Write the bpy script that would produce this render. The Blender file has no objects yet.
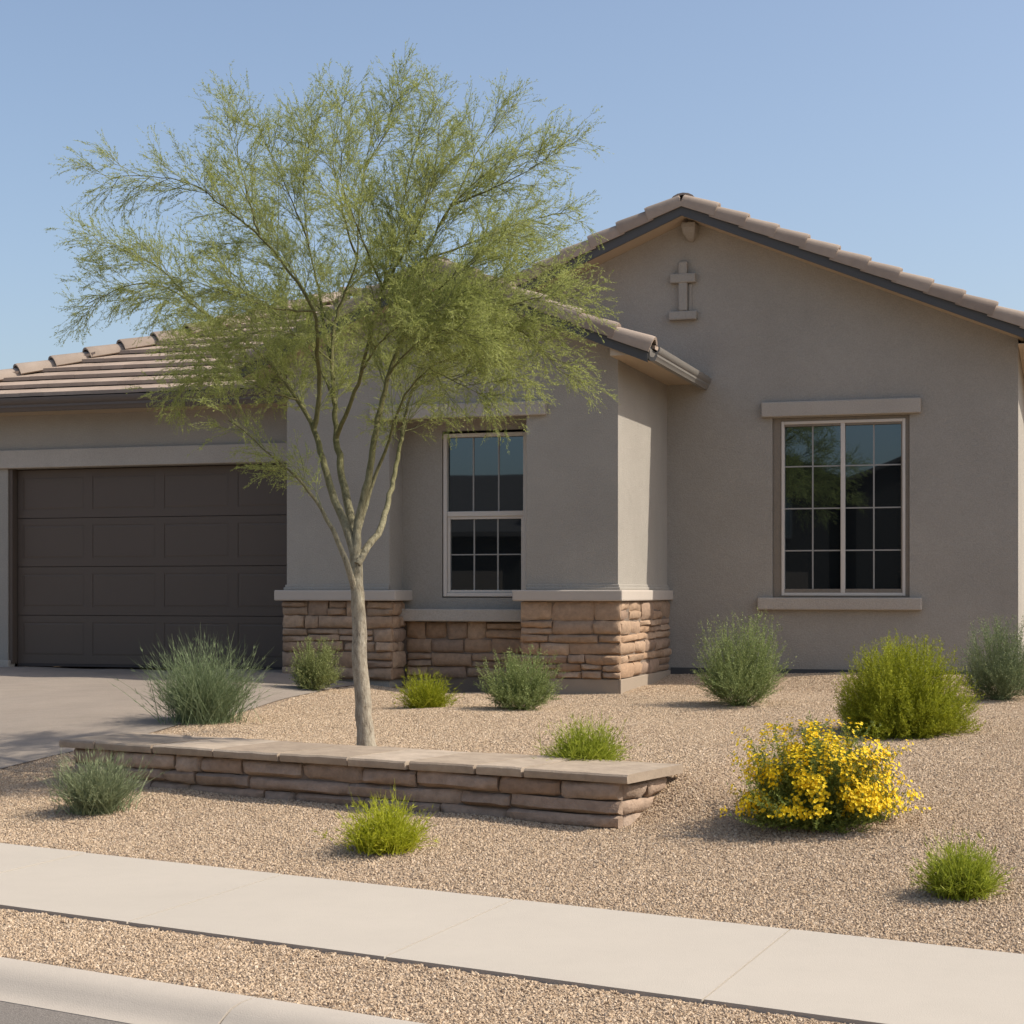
import bpy, bmesh, math, random
import numpy as np
from mathutils import Vector, Matrix
from mathutils.geometry import tessellate_polygon

random.seed(7)
rng = np.random.default_rng(11)
R = math.radians
scene = bpy.context.scene
COL = scene.collection

# ------------------------------------------------------------------ layout
EYE = 1.6                       # camera height above the sidewalk
FPX, HZ = 1750.0, 592.0         # focal length in pixels and the horizon row of the photo
HA = R(17.5)                    # the house front is turned 17.5 deg from the picture plane
HO = Vector((1.163, 19.2, 0.0)) # front right corner of the projecting room
U = Vector((math.cos(HA), -math.sin(HA), 0)); V = Vector((math.sin(HA), math.cos(HA), 0))
SA = R(31.7)                    # direction of the street
SW = Vector((math.cos(SA), -math.sin(SA), 0)); SN = Vector((math.sin(SA), math.cos(SA), 0))
def st(x, y): return x*SW.x + y*SW.y, x*SN.x + y*SN.y
def from_st(s, t, z=0.0): return Vector((s*SW.x + t*SN.x, s*SW.y + t*SN.y, z))
def uv(x, y):
    dx, dy = x-HO.x, y-HO.y
    return dx*U.x+dy*U.y, dx*V.x+dy*V.y

def interp(x, xs, ys): return float(np.interp(x, xs, ys))
def sstep(a, b, x):
    t = min(1.0, max(0.0, (x-a)/(b-a))); return t*t*(3-2*t)

W_S0, W_S1 = -9.80, -5.12       # low wall, left and right end along the street
W_T = 9.56                      # its front face
def terrain(x, y):
    s, t = st(x, y); u, v = uv(x, y)
    low = interp(t, [-14, 4.4, 4.8, 5.2, 6.1, 6.2, 6.3, 7.5, 7.6, 7.75, 9.55, 10.3, 12, 14, 17, 18.3, 19.4, 23], [-1.72, -1.80, -1.78, -1.596, -1.589, -1.60, -1.675, -1.675, -1.60, -1.588, -1.45, -1.36, -1.22, -1.15, -1.125, -1.10, -.985, -.95])
    up = interp(t, [9, 14, 17, 18.3, 19.4, 23], [-1.19, -1.15, -1.125, -1.10, -.985, -.95])
    if t > W_T + .05:
        e = sstep(W_S1-.6, W_S1-.15, s); rise = sstep(W_T+.10, W_T+.32, t)*(1-e)+sstep(W_T+.12, W_T+.80, t)*e
        m = rise*sstep(W_S0-.35, W_S0-.05, s)*(1-sstep(W_S1-.1, W_S1+.75, s))
        low += (up-low)*m
    low += .17*(1-sstep(-4.2, -2.0, u))*sstep(-6, -.5, v)
    n = .012*math.sin(1.7*x+.9*y)+.009*math.sin(-1.1*x+2.3*y+1)+.006*math.sin(3.9*x-3.1*y)
    if t > 7.9: low += n*min(1, (t-7.9)/.6)
    elif 5.4 < t < 6.0: low += n*.4
    return EYE + low
def ground_at(px, py):
    k = 1.0
    for Y in np.arange(5.0, 40, .02):
        x = (px-512)/FPX*Y; z = EYE-(py-HZ)/FPX*Y
        if z <= terrain(x, Y): return Vector((x, Y, terrain(x, Y)))
def at(px, py, Y): return Vector(((px-512)/FPX*Y, Y, EYE-(py-HZ)/FPX*Y))

# ------------------------------------------------------------------ object helpers
def link(name, me, m=None, parent=None):
    o = bpy.data.objects.new(name, me); COL.objects.link(o)
    if m is not None:
        for mm in (m if isinstance(m, list) else [m]): me.materials.append(mm)
    if parent is not None: o.parent = parent
    return o
def tag(o, label=None, cat=None, group=None, kind=None):
    if label: o['label'] = label
    if cat: o['category'] = cat
    if group: o['group'] = group
    if kind: o['kind'] = kind
    return o
def thing(name, loc, label, cat, rz=0.0, group=None):
    o = bpy.data.objects.new(name, None); COL.objects.link(o)
    o.location = loc; o.rotation_euler = (0, 0, rz); o.empty_display_size = .2
    return tag(o, label, cat, group)

class MB:
    """collects polygons and builds ONE mesh"""
    def __init__(s): s.v = []; s.f = []
    def add(s, vs, fs):
        b = len(s.v); s.v += [tuple(p) for p in vs]; s.f += [tuple(b+i for i in f) for f in fs]
    def box(s, a, b):
        (x0, y0, z0), (x1, y1, z1) = a, b
        s.add([(x0,y0,z0),(x1,y0,z0),(x1,y1,z0),(x0,y1,z0),(x0,y0,z1),(x1,y0,z1),(x1,y1,z1),(x0,y1,z1)],
              [(0,3,2,1),(4,5,6,7),(0,1,5,4),(1,2,6,5),(2,3,7,6),(3,0,4,7)])
    def quad(s, a, b, c, d): s.add([a,b,c,d], [(0,1,2,3)])
    def sweep(s, rings, closed=True, caps=True):
        n = len(rings[0]); b = len(s.v)
        for r in rings: s.v += [tuple(p) for p in r]
        for i in range(len(rings)-1):
            for j in range(n if closed else n-1):
                k = (j+1) % n
                s.f.append((b+i*n+j, b+i*n+k, b+(i+1)*n+k, b+(i+1)*n+j))
        if caps and closed:
            s.f.append(tuple(b+j for j in reversed(range(n)))); e = b+(len(rings)-1)*n
            s.f.append(tuple(e+j for j in range(n)))
    def tube(s, pts, rad, n=8):
        rings = []; pts = [Vector(p) for p in pts]; ref = None
        for i, p in enumerate(pts):
            d = (pts[min(i+1, len(pts)-1)]-pts[max(i-1, 0)]).normalized()
            if ref is None: ref = d.orthogonal().normalized()
            ref = (ref - d*ref.dot(d)).normalized(); bi = d.cross(ref)
            rings.append([p+(ref*math.cos(2*math.pi*k/n)+bi*math.sin(2*math.pi*k/n))*rad[i] for k in range(n)])
        s.sweep(rings)
    def build(s, name, m, parent=None, off=(0,0,0), smooth=None, bevel=0.0, fix=True):
        me = bpy.data.meshes.new(name)
        o3 = off
        me.from_pydata([(p[0]-o3[0], p[1]-o3[1], p[2]-o3[2]) for p in s.v], [], s.f)
        if fix:
            bm = bmesh.new(); bm.from_mesh(me); bmesh.ops.recalc_face_normals(bm, faces=bm.faces[:]); bm.to_mesh(me); bm.free()
        if smooth is not None:
            me.polygons.foreach_set('use_smooth', [True]*len(me.polygons)); me.set_sharp_from_angle(angle=R(smooth))
        o = link(name, me, m, parent)
        if bevel:
            b = o.modifiers.new('bevel', 'BEVEL'); b.width = bevel; b.segments = 2; b.limit_method = 'ANGLE'; b.angle_limit = R(40)
        return o

def np_mesh(name, verts, faces, m, parent=None, smooth=False):
    me = bpy.data.meshes.new(name); nv = len(verts); nf, k = faces.shape
    me.vertices.add(nv); me.vertices.foreach_set('co', np.asarray(verts, np.float32).ravel())
    me.loops.add(nf*k); me.loops.foreach_set('vertex_index', faces.astype(np.int32).ravel())
    me.polygons.add(nf); me.polygons.foreach_set('loop_start', np.arange(0, nf*k, k, dtype=np.int32))
    me.polygons.foreach_set('loop_total', np.full(nf, k, np.int32))
    if smooth: me.polygons.foreach_set('use_smooth', [True]*nf)
    me.update(calc_edges=True); me.validate()
    return link(name, me, m, parent)

# ------------------------------------------------------------------ materials
class NT:
    def __init__(s, name):
        s.m = bpy.data.materials.new(name); s.m.use_nodes = True; s.t = s.m.node_tree; s.n = s.t.nodes; s.l = s.t.links
        s.b = s.n['Principled BSDF']; s.out = s.n['Material Output']
    def new(s, typ, **kw):
        n = s.n.new(typ)
        for k, v in kw.items(): setattr(n, k, v)
        return n
    def k(s, a, b): s.l.new(a, b)
    def coord(s, scale=(1,1,1)):
        c = s.new('ShaderNodeTexCoord'); mp = s.new('ShaderNodeMapping'); mp.inputs['Scale'].default_value = scale
        s.k(c.outputs['Object'], mp.inputs['Vector']); return mp.outputs['Vector']
    def noise(s, vec, sc, det=3, rough=.55):
        n = s.new('ShaderNodeTexNoise'); n.inputs['Scale'].default_value = sc; n.inputs['Detail'].default_value = det; n.inputs['Roughness'].default_value = rough
        s.k(vec, n.inputs['Vector']); return n.outputs['Fac']
    def ramp(s, fac, stops, interp='LINEAR'):
        r = s.new('ShaderNodeValToRGB'); r.color_ramp.interpolation = interp; e = r.color_ramp.elements
        while len(e) < len(stops): e.new(.5)
        for i, (p, c) in enumerate(stops): e[i].position = p; e[i].color = (*c, 1)
        s.k(fac, r.inputs['Fac']); return r.outputs['Color']
    def mix(s, fac, a, b, mode='MIX'):
        m = s.new('ShaderNodeMix', data_type='RGBA', blend_type=mode)
        for sock, val in ((m.inputs[0], fac), (m.inputs[6], a), (m.inputs[7], b)):
            if isinstance(val, (int, float)): sock.default_value = val
            elif isinstance(val, tuple): sock.default_value = (*val, 1)
            else: s.k(val, sock)
        return m.outputs[2]
    def bump(s, h, dist, strength=1.0, nrm=None):
        b = s.new('ShaderNodeBump'); b.inputs['Distance'].default_value = dist; b.inputs['Strength'].default_value = strength
        s.k(h, b.inputs['Height'])
        if nrm: s.k(nrm, b.inputs['Normal'])
        return b.outputs['Normal']
    def island(s): return s.new('ShaderNodeNewGeometry').outputs['Random Per Island']
    def fin(s, col=None, rough=.8, nrm=None, spec=.3, metal=0.0):
        if isinstance(col, tuple): s.b.inputs['Base Color'].default_value = (*col, 1)
        elif col is not None: s.k(col, s.b.inputs['Base Color'])
        s.b.inputs['Roughness'].default_value = rough; s.b.inputs['Specular IOR Level'].default_value = spec; s.b.inputs['Metallic'].default_value = metal
        if nrm: s.k(nrm, s.b.inputs['Normal'])
        return s.m
def sc(c, k): return tuple(x*k for x in c)

def stucco(name, c):
    n = NT(name); v = n.coord()
    big = n.noise(v, .7, 4, .6); mid = n.noise(v, 9, 4, .6); fine = n.noise(v, 70, 3, .6)
    col = n.mix(n.ramp(big, [(.3, (0,0,0)), (.7, (1,1,1))]), sc(c, .86), sc(c, 1.08)); col = n.mix(n.ramp(mid, [(.35, (0,0,0)), (.7, (1,1,1))]), col, n.mix(.5, col, sc(c, .93)))
    col = n.mix(n.ramp(fine, [(.35, (0,0,0)), (.65, (1,1,1))]), n.mix(.14, col, (0,0,0)), col)
    # run-off streaks, long in z
    st_ = n.noise(n.coord((6, 6, .35)), 1.0, 3, .6)
    col = n.mix(n.ramp(st_, [(.56, (0,0,0)), (.78, (.22,.22,.22))]), col, sc(c, .80))
    nr = n.bump(fine, .006, .9); nr = n.bump(mid, .012, .5, nr)
    return n.fin(col, .92, nr, .15)
def painted(name, c, rough=.6, var=.06, bump=.001, sc_=40):
    n = NT(name); v = n.coord(); a = n.noise(v, 1.3, 4, .6); f = n.noise(v, sc_, 3)
    return n.fin(n.mix(a, sc(c, 1-var), sc(c, 1+var)), rough, n.bump(f, bump, .6), .3)
def concrete(name, c, joints=False, rough=.9, stain=.12):
    n = NT(name); v = n.coord(); a = n.noise(v, .8, 5, .65); b = n.noise(v, 5, 5, .7); f = n.noise(v, 160, 2, .6)
    col = n.mix(a, sc(c, .91), sc(c, 1.07)); col = n.mix(n.ramp(b, [(.45, (0,0,0)), (.75, (stain,)*3)]), col, sc(c, .7))
    col = n.mix(n.ramp(f, [(.3, (.16,)*3), (.55, (0,0,0))]), col, sc(c, .6))
    return n.fin(col, rough, n.bump(f, .003, .5), .2)
def island_mat(name, stops, rough=.85, bump=.006, nsc=14, fsc=60, var=.22):
    n = NT(name); v = n.coord(); i = n.island(); a = n.noise(v, nsc, 4, .65); f = n.noise(v, fsc, 3, .6)
    col = n.ramp(i, stops)
    col = n.mix(n.ramp(a, [(.35, (var,)*3), (.7, (0,0,0))]), col, (.10,.075,.055))
    nr = n.bump(f, bump*.4, .8); nr = n.bump(a, bump, .9, nr)
    return n.fin(col, rough, nr, .2)
def leaf(name, c0, c1, c2, trans=.35, rough=.6):
    n = NT(name); i = n.island()
    col = n.ramp(i, [(0, c0), (.5, c1), (1, c2)])
    n.k(col, n.b.inputs['Base Color']); n.b.inputs['Roughness'].default_value = rough; n.b.inputs['Specular IOR Level'].default_value = .25
    tr = n.new('ShaderNodeBsdfTranslucent'); n.k(col, tr.inputs['Color'])
    mx = n.new('ShaderNodeMixShader'); mx.inputs[0].default_value = trans
    n.k(n.b.outputs[0], mx.inputs[1]); n.k(tr.outputs[0], mx.inputs[2]); n.k(mx.outputs[0], n.out.inputs['Surface'])
    return n.m

GRAV = [(0, (.33,.235,.155)), (.2, (.45,.335,.225)), (.45, (.52,.40,.275)), (.65, (.41,.295,.19)), (.85, (.62,.50,.37)), (1, (.25,.175,.115))]
def gravel_mat():
    n = NT('gravel_ground'); v = n.coord()
    vo = n.new('ShaderNodeTexVoronoi'); vo.inputs['Scale'].default_value = 78; n.k(v, vo.inputs['Vector'])
    sp = n.new('ShaderNodeSeparateColor'); n.k(vo.outputs['Color'], sp.inputs[0])
    col = n.ramp(sp.outputs[0], GRAV); d = n.ramp(vo.outputs['Distance'], [(.25, (0,0,0)), (.75, (1,1,1))])
    col = n.mix(d, col, (.17,.12,.085))
    big = n.noise(v, .5, 4, .6); col = n.mix(n.ramp(big, [(.35, (.0,)*3), (.7, (.22,)*3)]), col, (.34,.25,.18))
    inv = n.new('ShaderNodeMath', operation='SUBTRACT'); inv.inputs[0].default_value = 1; n.k(vo.outputs['Distance'], inv.inputs[1])
    return n.fin(col, .95, n.bump(inv.outputs[0], .012, 1.0), .1)
def asphalt_mat():
    n = NT('asphalt'); v = n.coord(); f = n.noise(v, 120, 3, .7); a = n.noise(v, 1.1, 4)
    col = n.ramp(f, [(.35, (.11,.095,.082)), (.7, (.27,.24,.21))]); col = n.mix(a, col, n.mix(.5, col, (.21,.185,.16)))
    return n.fin(col, .92, n.bump(f, .006, .8), .2)
def bark_mat():
    n = NT('bark'); v = n.coord((1,1,.35)); a = n.noise(v, 34, 5, .75); b = n.noise(n.coord((1,1,1)), 3, 3)
    g = n.new('ShaderNodeTexCoord'); s = n.new('ShaderNodeSeparateXYZ'); n.k(g.outputs['Object'], s.inputs[0])
    mr = n.new('ShaderNodeMapRange'); mr.inputs[1].default_value = .9; mr.inputs[2].default_value = 2.3; n.k(s.outputs['Z'], mr.inputs[0])
    low = n.ramp(a, [(.3, (.15,.12,.085)), (.5, (.35,.30,.225)), (.7, (.48,.43,.335))]); hi = n.ramp(a, [(.3, (.10,.095,.04)), (.7, (.21,.20,.085))])
    return n.fin(n.mix(mr.outputs[0], low, hi), .85, n.bump(a, .02, 1.0), .2)
def glass_mat():
    n = NT('window_glass'); v = n.coord(); w = n.noise(v, 1.1, 2, .5)
    m = n.fin((.010,.012,.013), .015, n.bump(w, .004, .12), .5)
    n.b.inputs['IOR'].default_value = 2.15; n.b.inputs['Specular Tint'].default_value = (.72, .88, 1, 1)
    return m

M = {}
WALLC = (.375,.343,.297)
M['stucco'] = stucco('stucco', WALLC)
M['trim'] = stucco('stucco_trim', (.47,.42,.36))
M['base'] = concrete('foundation_concrete', (.34,.275,.21))
M['cap'] = concrete('cast_cap_concrete', (.48,.42,.36))
M['soffit'] = painted('soffit_paint', (.45,.36,.26), .8)
M['fascia'] = painted('fascia_paint', (.072,.072,.072), .55)
M['drip'] = painted('drip_edge_metal', (.45,.41,.37), .45)
M['gutter'] = painted('gutter_metal', (.12,.10,.088), .4)
M['gutter_side'] = painted('gutter_metal_grey', (.19,.175,.155), .35)
M['tile'] = island_mat('concrete_roof_tile', [(0, (.35,.265,.205)), (.35, (.41,.315,.245)), (.7, (.38,.295,.23)), (1, (.44,.34,.265))], .85, .003, 5, 90, .18)
M['rake'] = island_mat('concrete_rake_tile', [(0, (.28,.22,.175)), (.5, (.34,.27,.215)), (1, (.38,.305,.245))], .85, .003, 5, 90, .2)
M['under'] = painted('roof_underlay', (.06,.05,.045), .9)
M['stone'] = island_mat('veneer_stone', [(0, (.35,.225,.14)), (.25, (.44,.29,.185)), (.5, (.38,.265,.18)), (.75, (.50,.345,.23)), (1, (.31,.215,.155))], .9, .012, 16, 70, .35)
M['wallstone'] = island_mat('wall_stone', [(0, (.33,.225,.155)), (.3, (.44,.32,.235)), (.6, (.37,.275,.205)), (1, (.50,.38,.29))], .9, .014, 12, 60, .4)
M['slab'] = island_mat('cap_slab', [(0, (.34,.265,.195)), (.5, (.42,.335,.25)), (1, (.48,.39,.30))], .9, .008, 7, 80, .34)
M['mortar'] = concrete('mortar', (.20,.155,.12))
M['door'] = painted('garage_door_paint', (.110,.083,.064), .5, .05, .0008, 120)
M['vinyl'] = painted('window_vinyl', (.58,.53,.47), .45, .03)
M['muntin'] = painted('window_grille', (.30,.29,.27), .5, .03)
M['glass'] = glass_mat()
M['walk'] = concrete('sidewalk_concrete', (.45,.40,.335), stain=.10)
M['kerb'] = concrete('kerb_concrete', (.45,.395,.33), stain=.2)
n_ = NT('driveway_concrete'); v_ = n_.coord(); a_ = n_.noise(v_, .9, 5, .7); b_ = n_.noise(n_.coord((1, 4, 1)), 2.2, 5, .7); f_ = n_.noise(v_, 90, 3, .7)
c_ = n_.mix(a_, (.25,.205,.165), (.36,.305,.25)); c_ = n_.mix(n_.ramp(b_, [(.45, (0,0,0)), (.7, (.45,.45,.45))]), c_, (.22,.185,.15)); c_ = n_.mix(n_.ramp(f_, [(.35, (.35,.35,.35)), (.6, (0,0,0))]), c_, (.16,.13,.105))
M['drive'] = n_.fin(c_, .92, n_.bump(f_, .006, .8), .2)
M['gravel'] = gravel_mat(); M['asphalt'] = asphalt_mat(); M['bark'] = bark_mat()

# ------------------------------------------------------------------ ground
def axis(lo, hi, step, far):
    a = list(np.arange(lo, hi+step/2, step)); d = step
    x = a[-1]; g = []
    while x < far: d *= 1.35; x += d; g.append(x)
    d = step; x = a[0]; l = []
    while x > -far: d *= 1.35; x -= d; l.append(x)
    return np.array(l[::-1]+a+g)
xs = axis(-8.5, 8.5, .1, 1200); ys = axis(4.5, 22.5, .1, 1200)
gx, gy = np.meshgrid(xs, ys, indexing='ij')
gz = np.array([[terrain(float(a), float(b)) for b in ys] for a in xs])
idx = np.arange(gx.size).reshape(gx.shape)
fc = np.stack([idx[:-1,:-1], idx[1:,:-1], idx[1:,1:], idx[:-1,1:]], -1).reshape(-1, 4)
g = np_mesh('ground', np.stack([gx, gy, gz], -1).reshape(-1, 3), fc, M['gravel'], smooth=True); tag(g, kind='structure')

def strip_mesh(name, t0, t1, s0, s1, zfun, m, ds=2.0, dt=.5):
    S = np.linspace(s0, s1, max(2, int((s1-s0)/ds))); T = np.linspace(t0, t1, max(2, int((t1-t0)/dt)+1))
    vs = np.array([[tuple(from_st(float(s), float(t), zfun(t))) for t in T] for s in S]); n = vs.shape
    ix = np.arange(n[0]*n[1]).reshape(n[0], n[1])
    f = np.stack([ix[:-1,:-1], ix[1:,:-1], ix[1:,1:], ix[:-1,1:]], -1).reshape(-1, 4)
    return np_mesh(name, vs.reshape(-1, 3), f, m)
rd = strip_mesh('road', -5.3, 5.02, -70, 70, lambda t: EYE-1.668+.07*(1-((t+.1)/5.1)**2)-.004, M['asphalt'], 3, .5); tag(rd, kind='structure')

mb = MB()
js = -3.20+1.52*np.arange(-26, 28)
for a, b in zip(js[:-1], js[1:]):
    dz = random.uniform(-.003, .003); e = .0055
    p = [from_st(a+e+.26, 6.172, EYE-1.580+dz), from_st(b-e+.26, 6.172, EYE-1.580+dz), from_st(b-e, 7.665, EYE-1.578+dz), from_st(a+e, 7.665, EYE-1.578+dz)]
    q = [Vector((v.x, v.y, v.z-.10)) for v in p]
    mb.add(p+q, [(0,1,2,3), (0,4,5,1), (1,5,6,2), (2,6,7,3), (3,7,4,0)])
sw = mb.build('sidewalk', M['walk']); tag(sw, kind='structure')

def kerb(name, sgn, tb):
    prof = [(0, -.15), (0, 0), (.06, .004), (.16, 0), (.24, -.012), (.30, -.035), (.36, -.062), (.42, -.078), (.48, -.084), (.48, -.17)]
    k = MB(); J = -4.44+3.05*np.arange(-22, 23)
    for a, b in zip(J[:-1], J[1:]):
        rings = [[from_st(s, tb-sgn*d*.66, EYE-1.585+z) for d, z in prof] for s in (a+.006, b-.006)]
        k.sweep(rings)
    o = k.build(name, M['kerb'], smooth=35); tag(o, kind='structure')
kerb('kerb', 1, 5.30); kerb('kerb', -1, -5.6)

# driveway: a sheet that follows the ground from the garage to the street
uu = np.linspace(-8.6, -2.95, 40)
vv = np.linspace(.72, -19.5, 140)
def drive_pt(u, v):
    p = HO+U*u+V*v; return p.x, p.y
vs = []; ok = []
for v in vv:
    for u in uu:
        ed = -2.95+.03*math.sin(v*3.1)-1.0*sstep(-3.5, -8.5, v) if False else -2.95-.95*(1-sstep(-8.2, -4.6, v))+.02*math.sin(v*3.1)
        x, y = drive_pt(-8.6+(u+8.6)*(ed+8.6)/5.65, v); t = st(x, y)[1]
        vs.append((x, y, terrain(x, y)+.007)); ok.append(t > 7.74)
ix = np.arange(len(vs)).reshape(len(vv), len(uu))
f = np.stack([ix[:-1,:-1], ix[1:,:-1], ix[1:,1:], ix[:-1,1:]], -1).reshape(-1, 4)
f = f[np.array([all(ok[i] for i in q) for q in f])]
dr = np_mesh('driveway', np.array(vs), f, M['drive'], smooth=True); tag(dr, kind='structure')

# loose stones of the yard: uncountable, one object, stones scattered by geometry nodes
def in_yard(x, y):
    s, t = st(x, y); u, v = uv(x, y)
    if 5.34 < t < 6.13: return True
    if t < 7.72: return False
    if -8.6 < u < -2.93-.95*(1-sstep(-8.2, -4.6, v)) and v < .8: return False
    if W_S0-.1 < s < W_S1+.02 and W_T-.02 < t < W_T+.68: return False
    if u < 0.02 and v > -.02: return False
    if v > 2.45: return False
    return True
st_res = .08; xs2 = np.arange(-7.5, 8.0, st_res); ys2 = np.arange(4.6, 22, st_res); sv = []; sf = []; vid = {}
for x in xs2:
    for y in ys2:
        if abs(x) > .32*y+.6: continue
        if in_yard(x+st_res/2, y+st_res/2):
            q = []
            for (a, b) in ((x, y), (x+st_res, y), (x+st_res, y+st_res), (x, y+st_res)):
                kk = (round(a/st_res), round(b/st_res))
                if kk not in vid: vid[kk] = len(sv); sv.append((a, b, terrain(float(a), float(b))))
                q.append(vid[kk])
            sf.append(q)
def stone_material():
    n = NT('gravel_stone'); at_ = n.new('ShaderNodeAttribute', attribute_type='INSTANCER', attribute_name='tint')
    v = n.coord(); col = n.ramp(at_.outputs['Fac'], GRAV)
    return n.fin(col, .9, None, .2)
M['gstone'] = stone_material()
gv = np_mesh('gravel', np.array(sv), np.array(sf), M['gstone'])
tag(gv, 'tan crushed stone gravel covering the yard and the strip by the kerb', 'gravel', kind='stuff')
def scatter(o, density, size, m):
    ng = bpy.data.node_groups.new('scatter_stones', 'GeometryNodeTree')
    ng.interface.new_socket('Geometry', in_out='INPUT', socket_type='NodeSocketGeometry'); ng.interface.new_socket('Geometry', in_out='OUTPUT', socket_type='NodeSocketGeometry')
    N = ng.nodes.new; L = ng.links.new
    gi = N('NodeGroupInput'); go = N('NodeGroupOutput'); d = N('GeometryNodeDistributePointsOnFaces'); d.inputs['Density'].default_value = density
    ico = N('GeometryNodeMeshIcoSphere'); ico.inputs['Radius'].default_value = size; ico.inputs['Subdivisions'].default_value = 1
    sp = N('GeometryNodeSetPosition'); nz = N('ShaderNodeTexWhiteNoise'); nz.noise_dimensions = '3D'
    vm = N('ShaderNodeVectorMath'); vm.operation = 'SUBTRACT'; vm.inputs[1].default_value = (.5,.5,.5)
    vs_ = N('ShaderNodeVectorMath'); vs_.operation = 'SCALE'; vs_.inputs['Scale'].default_value = size*.7
    pos = N('GeometryNodeInputPosition'); L(pos.outputs[0], nz.inputs['Vector']); L(nz.outputs['Color'], vm.inputs[0]); L(vm.outputs[0], vs_.inputs[0])
    L(ico.outputs['Mesh'], sp.inputs['Geometry']); L(vs_.outputs[0], sp.inputs['Offset'])
    sm = N('GeometryNodeSetMaterial'); sm.inputs['Material'].default_value = m; L(sp.outputs[0], sm.inputs['Geometry'])
    io = N('GeometryNodeInstanceOnPoints'); L(gi.outputs[0], d.inputs['Mesh']); L(d.outputs['Points'], io.inputs['Points']); L(sm.outputs[0], io.inputs['Instance'])
    rr = N('FunctionNodeRandomValue'); rr.data_type = 'FLOAT_VECTOR'; rr.inputs['Max'].default_value = (6.28, 6.28, 6.28); L(rr.outputs['Value'], io.inputs['Rotation'])
    rs = N('FunctionNodeRandomValue'); rs.data_type = 'FLOAT_VECTOR'; rs.inputs['Min'].default_value = (.5, .4, .3); rs.inputs['Max'].default_value = (1.9, 1.5, 1.1); rs.inputs['Seed'].default_value = 4; L(rs.outputs['Value'], io.inputs['Scale'])
    sa = N('GeometryNodeStoreNamedAttribute'); sa.domain = 'INSTANCE'; sa.data_type = 'FLOAT'; sa.inputs['Name'].default_value = 'tint'
    rt = N('FunctionNodeRandomValue'); rt.data_type = 'FLOAT'; rt.inputs['Seed'].default_value = 9
    L(io.outputs[0], sa.inputs['Geometry']); L([s for s in rt.outputs if s.enabled][0], [s for s in sa.inputs if s.name == 'Value' and s.enabled][0])
    L(sa.outputs[0], go.inputs[0])
    md = o.modifiers.new('stones', 'NODES'); md.node_group = ng
scatter(gv, 5800, .0063, M['gstone'])

# ------------------------------------------------------------------ stone laying
def stone(mb, fn, a0, a1, z0, z1, dep, n=(6, 4), rough=.012, rnd=.022):
    """one rough stone; fn(a, z, d) gives the point: a along the face, z up, d out of the face"""
    na, nz = n; ga = [0, .10, .35, .65, .90, 1][:na] if na == 6 else list(np.linspace(0, 1, na)); gzv = [0, .22, .78, 1] if nz == 4 else list(np.linspace(0, 1, nz))
    ja = [random.uniform(-.008, .008) for _ in range(4)]; jz = [random.uniform(-.010, .010) for _ in range(4)]
    tilt = random.uniform(-.010, .010); vs = []
    for j, q in enumerate(gzv):
        for i, p in enumerate(ga):
            e0 = ja[0]*(1-q)+ja[1]*q; e1 = ja[2]*(1-q)+ja[3]*q; f0 = jz[0]*(1-p)+jz[1]*p; f1 = jz[2]*(1-p)+jz[3]*p
            a = (a0+e0)*(1-p)+(a1+e1)*p; z = (z0+f0)*(1-q)+(z1+f1)*q
            edge = (i in (0, na-1)) or (j in (0, nz-1)); corner = (i in (0, na-1)) and (j in (0, nz-1))
            d = dep-(rnd if edge else 0)-(rnd*.8 if corner else 0)+random.uniform(-rough, rough)+tilt*(p-.5)*2
            vs.append(fn(a+random.uniform(-.004, .004), z+random.uniform(-.005, .005), d))
    b = len(vs); back = []
    border = [i for i in range(na)]+[j*na+na-1 for j in range(1, nz)]+[(nz-1)*na+i for i in range(na-2, -1, -1)]+[j*na for j in range(nz-2, 0, -1)]
    for k in border:
        j, i = divmod(k, na); a = a0*(1-ga[i])+a1*ga[i]; z = z0*(1-gzv[j])+z1*gzv[j]; back.append(fn(a, z, -.012))
    fs = [(j*na+i, j*na+i+1, (j+1)*na+i+1, (j+1)*na+i) for j in range(nz-1) for i in range(na-1)]
    m = len(border)
    for q in range(m): fs.append((border[q], b+q, b+(q+1) % m, border[(q+1) % m]))
    mb.add(vs+back, fs)
def courses(z0, z1, lo, hi):
    rows = []; z = z0
    while z < z1-.01:
        h = random.uniform(lo, hi)
        if z1-(z+h) < lo: h = z1-z
        rows.append((z, z+h)); z += h
    return rows
def veneer(mb, fn, a0, a1, rows, dep, wlo, whi, gap=.008, grow0=0, grow1=0):
    for r, (z0, z1) in enumerate(rows):
        a = a0-grow0
        while a < a1+grow1-.01:
            w = random.uniform(wlo, whi)*(1.0 if z1-z0 > .1 else 1.25)
            if a1+grow1-(a+w) < wlo: w = a1+grow1-a
            if z1-z0 > .15 and random.random() < .35 and w > .2:
                zm = z0+(z1-z0)*random.uniform(.4, .6)
                stone(mb, fn, a+gap/2, a+w-gap/2, z0+gap/2, zm-gap/2, dep+random.uniform(-.012, .01)); stone(mb, fn, a+gap/2, a+w-gap/2, zm+gap/2, z1-gap/2, dep+random.uniform(-.012, .01))
            else: stone(mb, fn, a+gap/2, a+w-gap/2, z0+gap/2, z1-gap/2, dep+random.uniform(-.014, .014))
            a += w

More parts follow.
